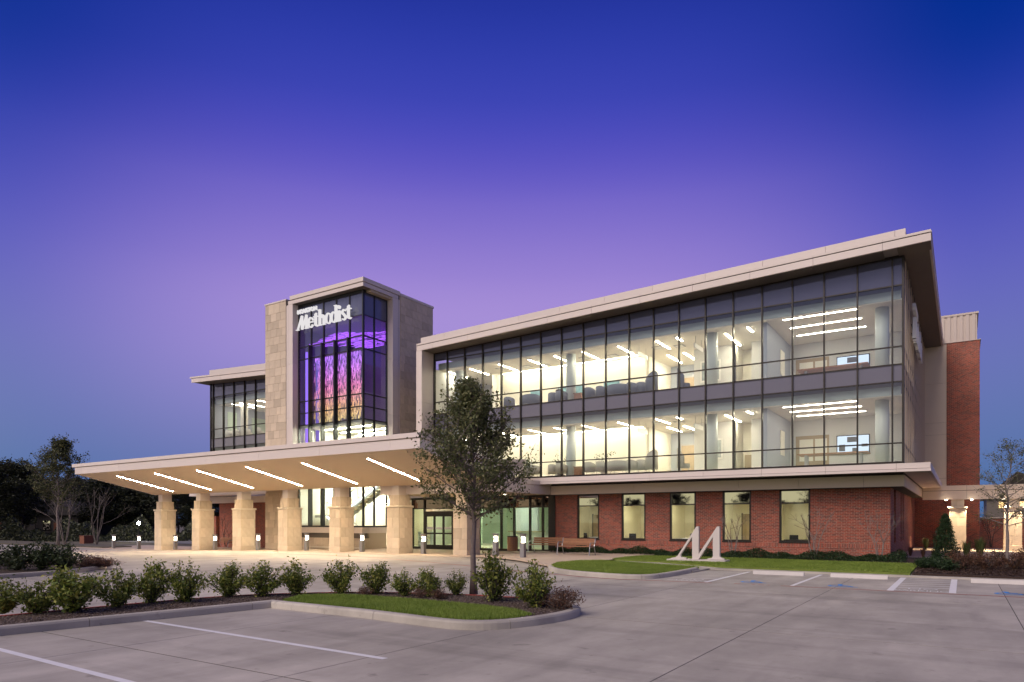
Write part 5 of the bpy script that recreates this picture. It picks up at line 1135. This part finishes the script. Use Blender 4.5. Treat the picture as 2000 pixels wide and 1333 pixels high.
for k, (u, v) in enumerate(((1805, 1110), (1822, 1106), (1838, 1111), (1852, 1115))): shrub('bed_shrub', 'dark green low clump at the lawn corner of the planting bed', onZ(u, v, .12), GB[k % 2], k * 1.7, .8, 'green clumps in the right bed')
def grassclump(seed, h, n, m, spread=.5):
    rg = np.random.default_rng(seed); b = MB()
    for i in range(n):
        a = rg.uniform(0, 6.28); s_ = rg.uniform(.2, 1) * spread; hh = h * rg.uniform(.6, 1.1); d = np.array([math.cos(a), math.sin(a)]); w = .007; pr2 = np.array([-d[1], d[0]]) * w
        p0 = d * .06 * rg.random(); p1 = p0 + d * s_ * .4; p2 = p0 + d * s_
        b.add([(*(p0 - pr2), 0), (*(p0 + pr2), 0), (*(p1 + pr2), hh * .75), (*(p1 - pr2), hh * .75), (*p2, hh * (1 - .3 * s_ / spread))], [(0, 1, 2, 3), (3, 2, 4)])
    return b.mesh('blades', m, recalc=False)
GC = grassclump(3, .85, 170, 'fan_leaf', .55); GD = grassclump(4, .7, 150, 'brown_leaf', .3)
for k, (u, v, sc_, me, lab) in enumerate(((1888, 1090, 1.1, GC, 'green arching strap-leaf clump left of the second colonnade column'), (1914, 1090, 1.3, GC, 'large green strap-leaf clump at the right end of the planting bed path'), (1808, 1074, 1.0, GC, 'green strap-leaf clump against the brick return wall'))):
    t = thing('strap_leaf_plant', lab, 'plant'); t.location = onZ(u, v, .12); t.scale = (sc_,) * 3; t.rotation_euler = (0, 0, k); link(me, 'blades', t)
for k, (u, v) in enumerate(((1758, 1090), (1778, 1086), (1803, 1090), (1824, 1092))):
    t = thing('ornamental_grass', 'dry brown ornamental grass tuft by the brick corner', 'plant', None, 'dry grass tufts'); t.location = onZ(u, v, .12); t.scale = (.8, .8, .75); t.rotation_euler = (0, 0, k); link(GD, 'blades', t)
# low hedge along the brick wall
rg = np.random.default_rng(44); n = 26000; x = rg.uniform(-19.3, -2.0, n); y = 33.2 + rg.random(n) * 1.5 + np.where(x > -13, -.2, .25); hh = .30 + .10 * np.sin(x * 2.1) + .07 * np.sin(x * 5.3 + 1); z = .12 + hh * rg.random(n) ** .6 * np.clip(1.2 - np.abs(y - 33.9) / .9, .2, 1)
me = leafmesh(np.stack([x, y, z], 1), .05, rg, .3, 'hedge', 'hedge_leaf', .9); o = link(me, 'ground_cover'); tag(o, 'low dark green ground cover along the foot of the brick wall', 'ground cover', None, 'stuff')
# lawn blades
def inside(P, pts):
    r = np.zeros(len(P), bool); n = len(pts)
    for i in range(n):
        (x1, y1), (x2, y2) = pts[i], pts[(i + 1) % n]
        c = ((y1 > P[:, 1]) != (y2 > P[:, 1])) & (P[:, 0] < (x2 - x1) * (P[:, 1] - y1) / (y2 - y1 + 1e-12) + x1); r ^= c
    return r
def blades(poly, z, n, h, seed, label, w=.006):
    rg = np.random.default_rng(seed); A = np.array(poly); lo, hi = A.min(0), A.max(0); P = lo + (hi - lo) * rg.random((n * 3, 2)); P = P[inside(P, poly)][:n]; n = len(P); P = P + rg.normal(size=P.shape) * .022
    a = rg.uniform(0, 6.28, n); d = np.stack([np.cos(a), np.sin(a)], 1); hh = h * rg.uniform(.5, 1.2, n); tip = P + d * (hh * rg.uniform(.2, .9, n))[:, None]; pr2 = np.stack([-d[:, 1], d[:, 0]], 1) * w
    v = np.stack([np.c_[P - pr2, np.full(n, z)], np.c_[P + pr2, np.full(n, z)], np.c_[tip, z + hh]], 1).reshape(-1, 3)
    me = bpy.data.meshes.new('grass'); me.vertices.add(3 * n); me.vertices.foreach_set('co', v.astype(np.float32).ravel()); me.loops.add(3 * n); me.loops.foreach_set('vertex_index', np.arange(3 * n, dtype=np.int32)); me.polygons.add(n)
    me.polygons.foreach_set('loop_start', np.arange(0, 3 * n, 3, dtype=np.int32)); me.polygons.foreach_set('loop_total', np.full(n, 3, dtype=np.int32)); me.update(); me.materials.append(MATS['grassblade'])
    tag(link(me, 'grass'), label, 'grass', None, 'stuff')
blades(LAWN1, .14, 60000, .055, 1, 'mown green grass on the foreground island', .005)
blades(LAWN2, .135, 50000, .06, 2, 'mown green grass inside the rounded kerb beside the plaza', .009)
blades(LAWN3, .12, 70000, .06, 3, 'mown green grass around the letter sculpture before the brick wall', .010)
# mulch chips
rg = np.random.default_rng(9); A = np.array(isl); P = A.min(0) + (A.max(0) - A.min(0)) * rg.random((60000, 2)); P = P[inside(P, inset(isl, .16)) & ~inside(P, LAWN1) & (P[:, 1] > 3.5)][:16000]
me = leafmesh(np.c_[P, .138 + .012 * rg.random(len(P))], .022, rg, .35, 'mulch_chips', 'bark', 2.0); tag(link(me, 'mulch_chips'), 'scattered bark mulch chips on the foreground island', 'mulch', None, 'stuff')

rg = np.random.default_rng(19); BEDP = [(-1.35, 26.35), (8, 26.2), (8, 33), (-1.4, 33)]
P = np.array([-1.4, 26.2]) + np.array([9.4, 6.8]) * rg.random((26000, 2)); P = P[inside(P, BEDP)]
me = leafmesh(np.c_[P, .118 + .02 * rg.random(len(P))], .035, rg, .35, 'mulch_chips', 'brown_mulch', 2.0); tag(link(me, 'mulch_chips'), 'dark bark mulch chips over the right-hand planting bed', 'mulch', None, 'stuff')
# ------------------------------------------------------------------ background
fp = lambda q: max(.15, math.sin(math.pi * min(1, .15 + q * .85)) ** .7)
FT = [tree('background_tree', 'x', None, 13, 3.0, 3.6, 200 + k, fp, 34, 5, 8000, .15, 'far_leaf', 'bark_dark', .16, None, .40, .4, .7) for k in range(4)]
FB = [(-20, 905, 84), (22, 925, 96), (45, 912, 88), (70, 935, 104), (105, 945, 116), (140, 948, 112), (172, 945, 118), (190, 938, 96), (215, 948, 106), (240, 950, 98), (262, 955, 112), (290, 950, 100), (318, 955, 104), (348, 958, 96), (375, 960, 110), (405, 960, 100), (432, 965, 106), (-60, 915, 90), (-110, 910, 100)]
ufirst = [0, 0, 0, 0]
for k, (u, vt, t_) in enumerate(FB):
    a = (u - CX) / F; x = t_ * (a * C - S); y = t_ * (a * S + C); hh = H + (CY - vt) * t_ / F + .4
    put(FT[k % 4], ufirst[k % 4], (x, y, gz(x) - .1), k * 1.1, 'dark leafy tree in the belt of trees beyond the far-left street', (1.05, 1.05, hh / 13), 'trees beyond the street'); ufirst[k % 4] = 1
for k, (x, y, h_) in enumerate([(-20, -58, 7.2), (-27, -61, 6.0), (-33, -57, 8.0), (-42, -62, 6.4), (-47, -60, 8.4), (-55, -58, 7.0), (-63, -61, 9.0), (-72, -60, 8.2), (-80, -64, 9.5), (-12, -62, 6.2)]):
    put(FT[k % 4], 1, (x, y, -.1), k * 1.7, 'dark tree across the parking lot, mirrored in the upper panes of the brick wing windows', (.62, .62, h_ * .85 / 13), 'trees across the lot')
rg = np.random.default_rng(31); n = 24000; sx = rg.random(n); t_ = 78 + 22 * rg.random(n); a = (-140 + 620 * sx - CX) / F
und = np.stack([t_ * (a * C - S), t_ * (a * S + C), -.4 + (1.7 + .9 * np.sin(sx * 31) + .5 * np.sin(sx * 77)) * rg.random(n) ** 1.5], 1)
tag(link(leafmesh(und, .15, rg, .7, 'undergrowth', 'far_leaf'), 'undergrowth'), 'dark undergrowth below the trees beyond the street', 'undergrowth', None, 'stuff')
def house(u, t_, w, h, rz, label):
    a = (u - CX) / F; x = t_ * (a * C - S); y = t_ * (a * S + C); t = thing('house', label, 'house'); z = 0
    MB().box(-w / 2, w / 2, -4, 4, z, h).build('wall', 'dim_house', t)
    rf = MB().prism([(-w / 2 - .5, h), (w / 2 + .5, h), (0, h + w * .34)], 'y', -4.4, 4.4).build('roof', 'dim_roof', t)
    for k in (-.25, .25):
        wn_ = part('window', 'bronze', t, (k * w - .6, k * w + .6, -4.06, -4.0, 1.0, 2.4)); part('pane', 'dark_mirror', wn_, (k * w - .52, k * w + .52, -4.08, -4.061, 1.08, 2.32))
    part('door', 'terracotta', t, (-.5, .5, -4.05, -4.0, 0, 2.1)); t.location = (x, y, gz(x)); t.rotation_euler = (0, 0, rz)
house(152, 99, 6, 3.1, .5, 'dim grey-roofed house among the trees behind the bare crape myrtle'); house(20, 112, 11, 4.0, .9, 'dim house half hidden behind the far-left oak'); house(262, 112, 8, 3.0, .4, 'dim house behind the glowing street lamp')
a = (271 - CX) / F; t_ = 76; t = thing('street_lamp', 'glowing street lamp on a dark post among the distant trees', 'street lamp', (t_ * (a * C - S), t_ * (a * S + C), -.4)); x, y = t.location.x, t.location.y; MB().cyl(x, y, -.4, 1.5, .05, 8).build('post', 'black', t); MB().tube([(x, y, 1.5), (x, y, 1.62), (x, y, 1.78), (x, y, 1.84)], [.06, .14, .14, .05], 10).build('lantern', 'far_lamp', t)
# right background: low screen wall, far building
o = part('screen_wall', 'brick', None, (1.0, 30, 58, 58.3, -.2, 2.05), uv=True); tag(o, 'low brick screen wall behind the right-hand colonnade', 'wall'); part('coping', 'panel_tan', o, (.95, 30, 57.95, 58.35, 2.05, 2.13))
t = thing('far_building', 'low dark building with a row of amber lit windows behind the screen wall', 'building', (14, 84, 0)); part('wall', 'soffit', t, (2.0, 30, 84, 96, 0, 4.2)); part('roof', 'bronze', t, (1.6, 30.4, 83.6, 96.4, 4.2, 4.7)); MB().prism([(2.2, 4.7), (9.5, 4.7), (4.6, 6.9)], 'y', 86, 94).build('roof_gable', 'bronze', t)
for k in range(7): part('window', 'far_window', t, (3.0 + k * 1.5, 4.1 + k * 1.5, 83.93, 84.0, 3.2, 3.8))
# offices: chairs and desks seen through the ground-floor windows
def office_chair():
    t = thing('office_chair', 'x', 'chair'); MB().prism([(-.22, .52), (.22, .52), (.2, 1.02), (-.2, 1.02)], 'y', .2, .26).build('backrest', 'dark_seat', t); part('seat', 'dark_seat', t, (-.24, .24, -.24, .24, .44, .51)); MB().cyl(0, 0, .08, .44, .03, 8).build('stem', 'steel', t); part('base', 'steel', t, (-.28, .28, -.03, .03, .03, .08), (-.03, .03, -.28, .28, .031, .081)); return t
oc = office_chair()
for k, (x, y, rz, lab) in enumerate(((-18.3, 36.3, 2.4, 'black office chair at the desk behind the window beside the lobby'), (-17.35, 37.0, 1.2, 'second black office chair behind the papers in the window beside the lobby'), (-15.35, 36.1, 3.0, 'black office chair alone behind the second office window'), (-12.0, 36.4, 2.0, 'black office chair half hidden by the letter sculpture window edge'), (-9.0, 36.9, .8, 'black office chair behind the window with the wooden door'), (-6.95, 36.3, 3.1, 'black office chair centred behind the last office window'))):
    put(oc, k, (x, y, .14), rz, lab)
for k, (x0, x1, lab) in enumerate(((-18.1, -17.1, 'white paper-strewn desk behind the window beside the lobby'), (-12.6, -11.75, 'pale desk behind the third office window'), (-7.4, -6.2, 'dark desk behind the last office window'))):
    t = thing('desk', lab, 'desk', ((x0 + x1) / 2, 36.2, .14)); part('desk_top', 'white' if k < 2 else 'bronze', t, (x0, x1, 35.85, 36.5, .9, .94)); part('desk_leg', 'steel', t, (x0, x0 + .05, 35.9, 36.45, .14, .9)); part('desk_leg', 'steel', t, (x1 - .05, x1, 35.9, 36.45, .14, .9))
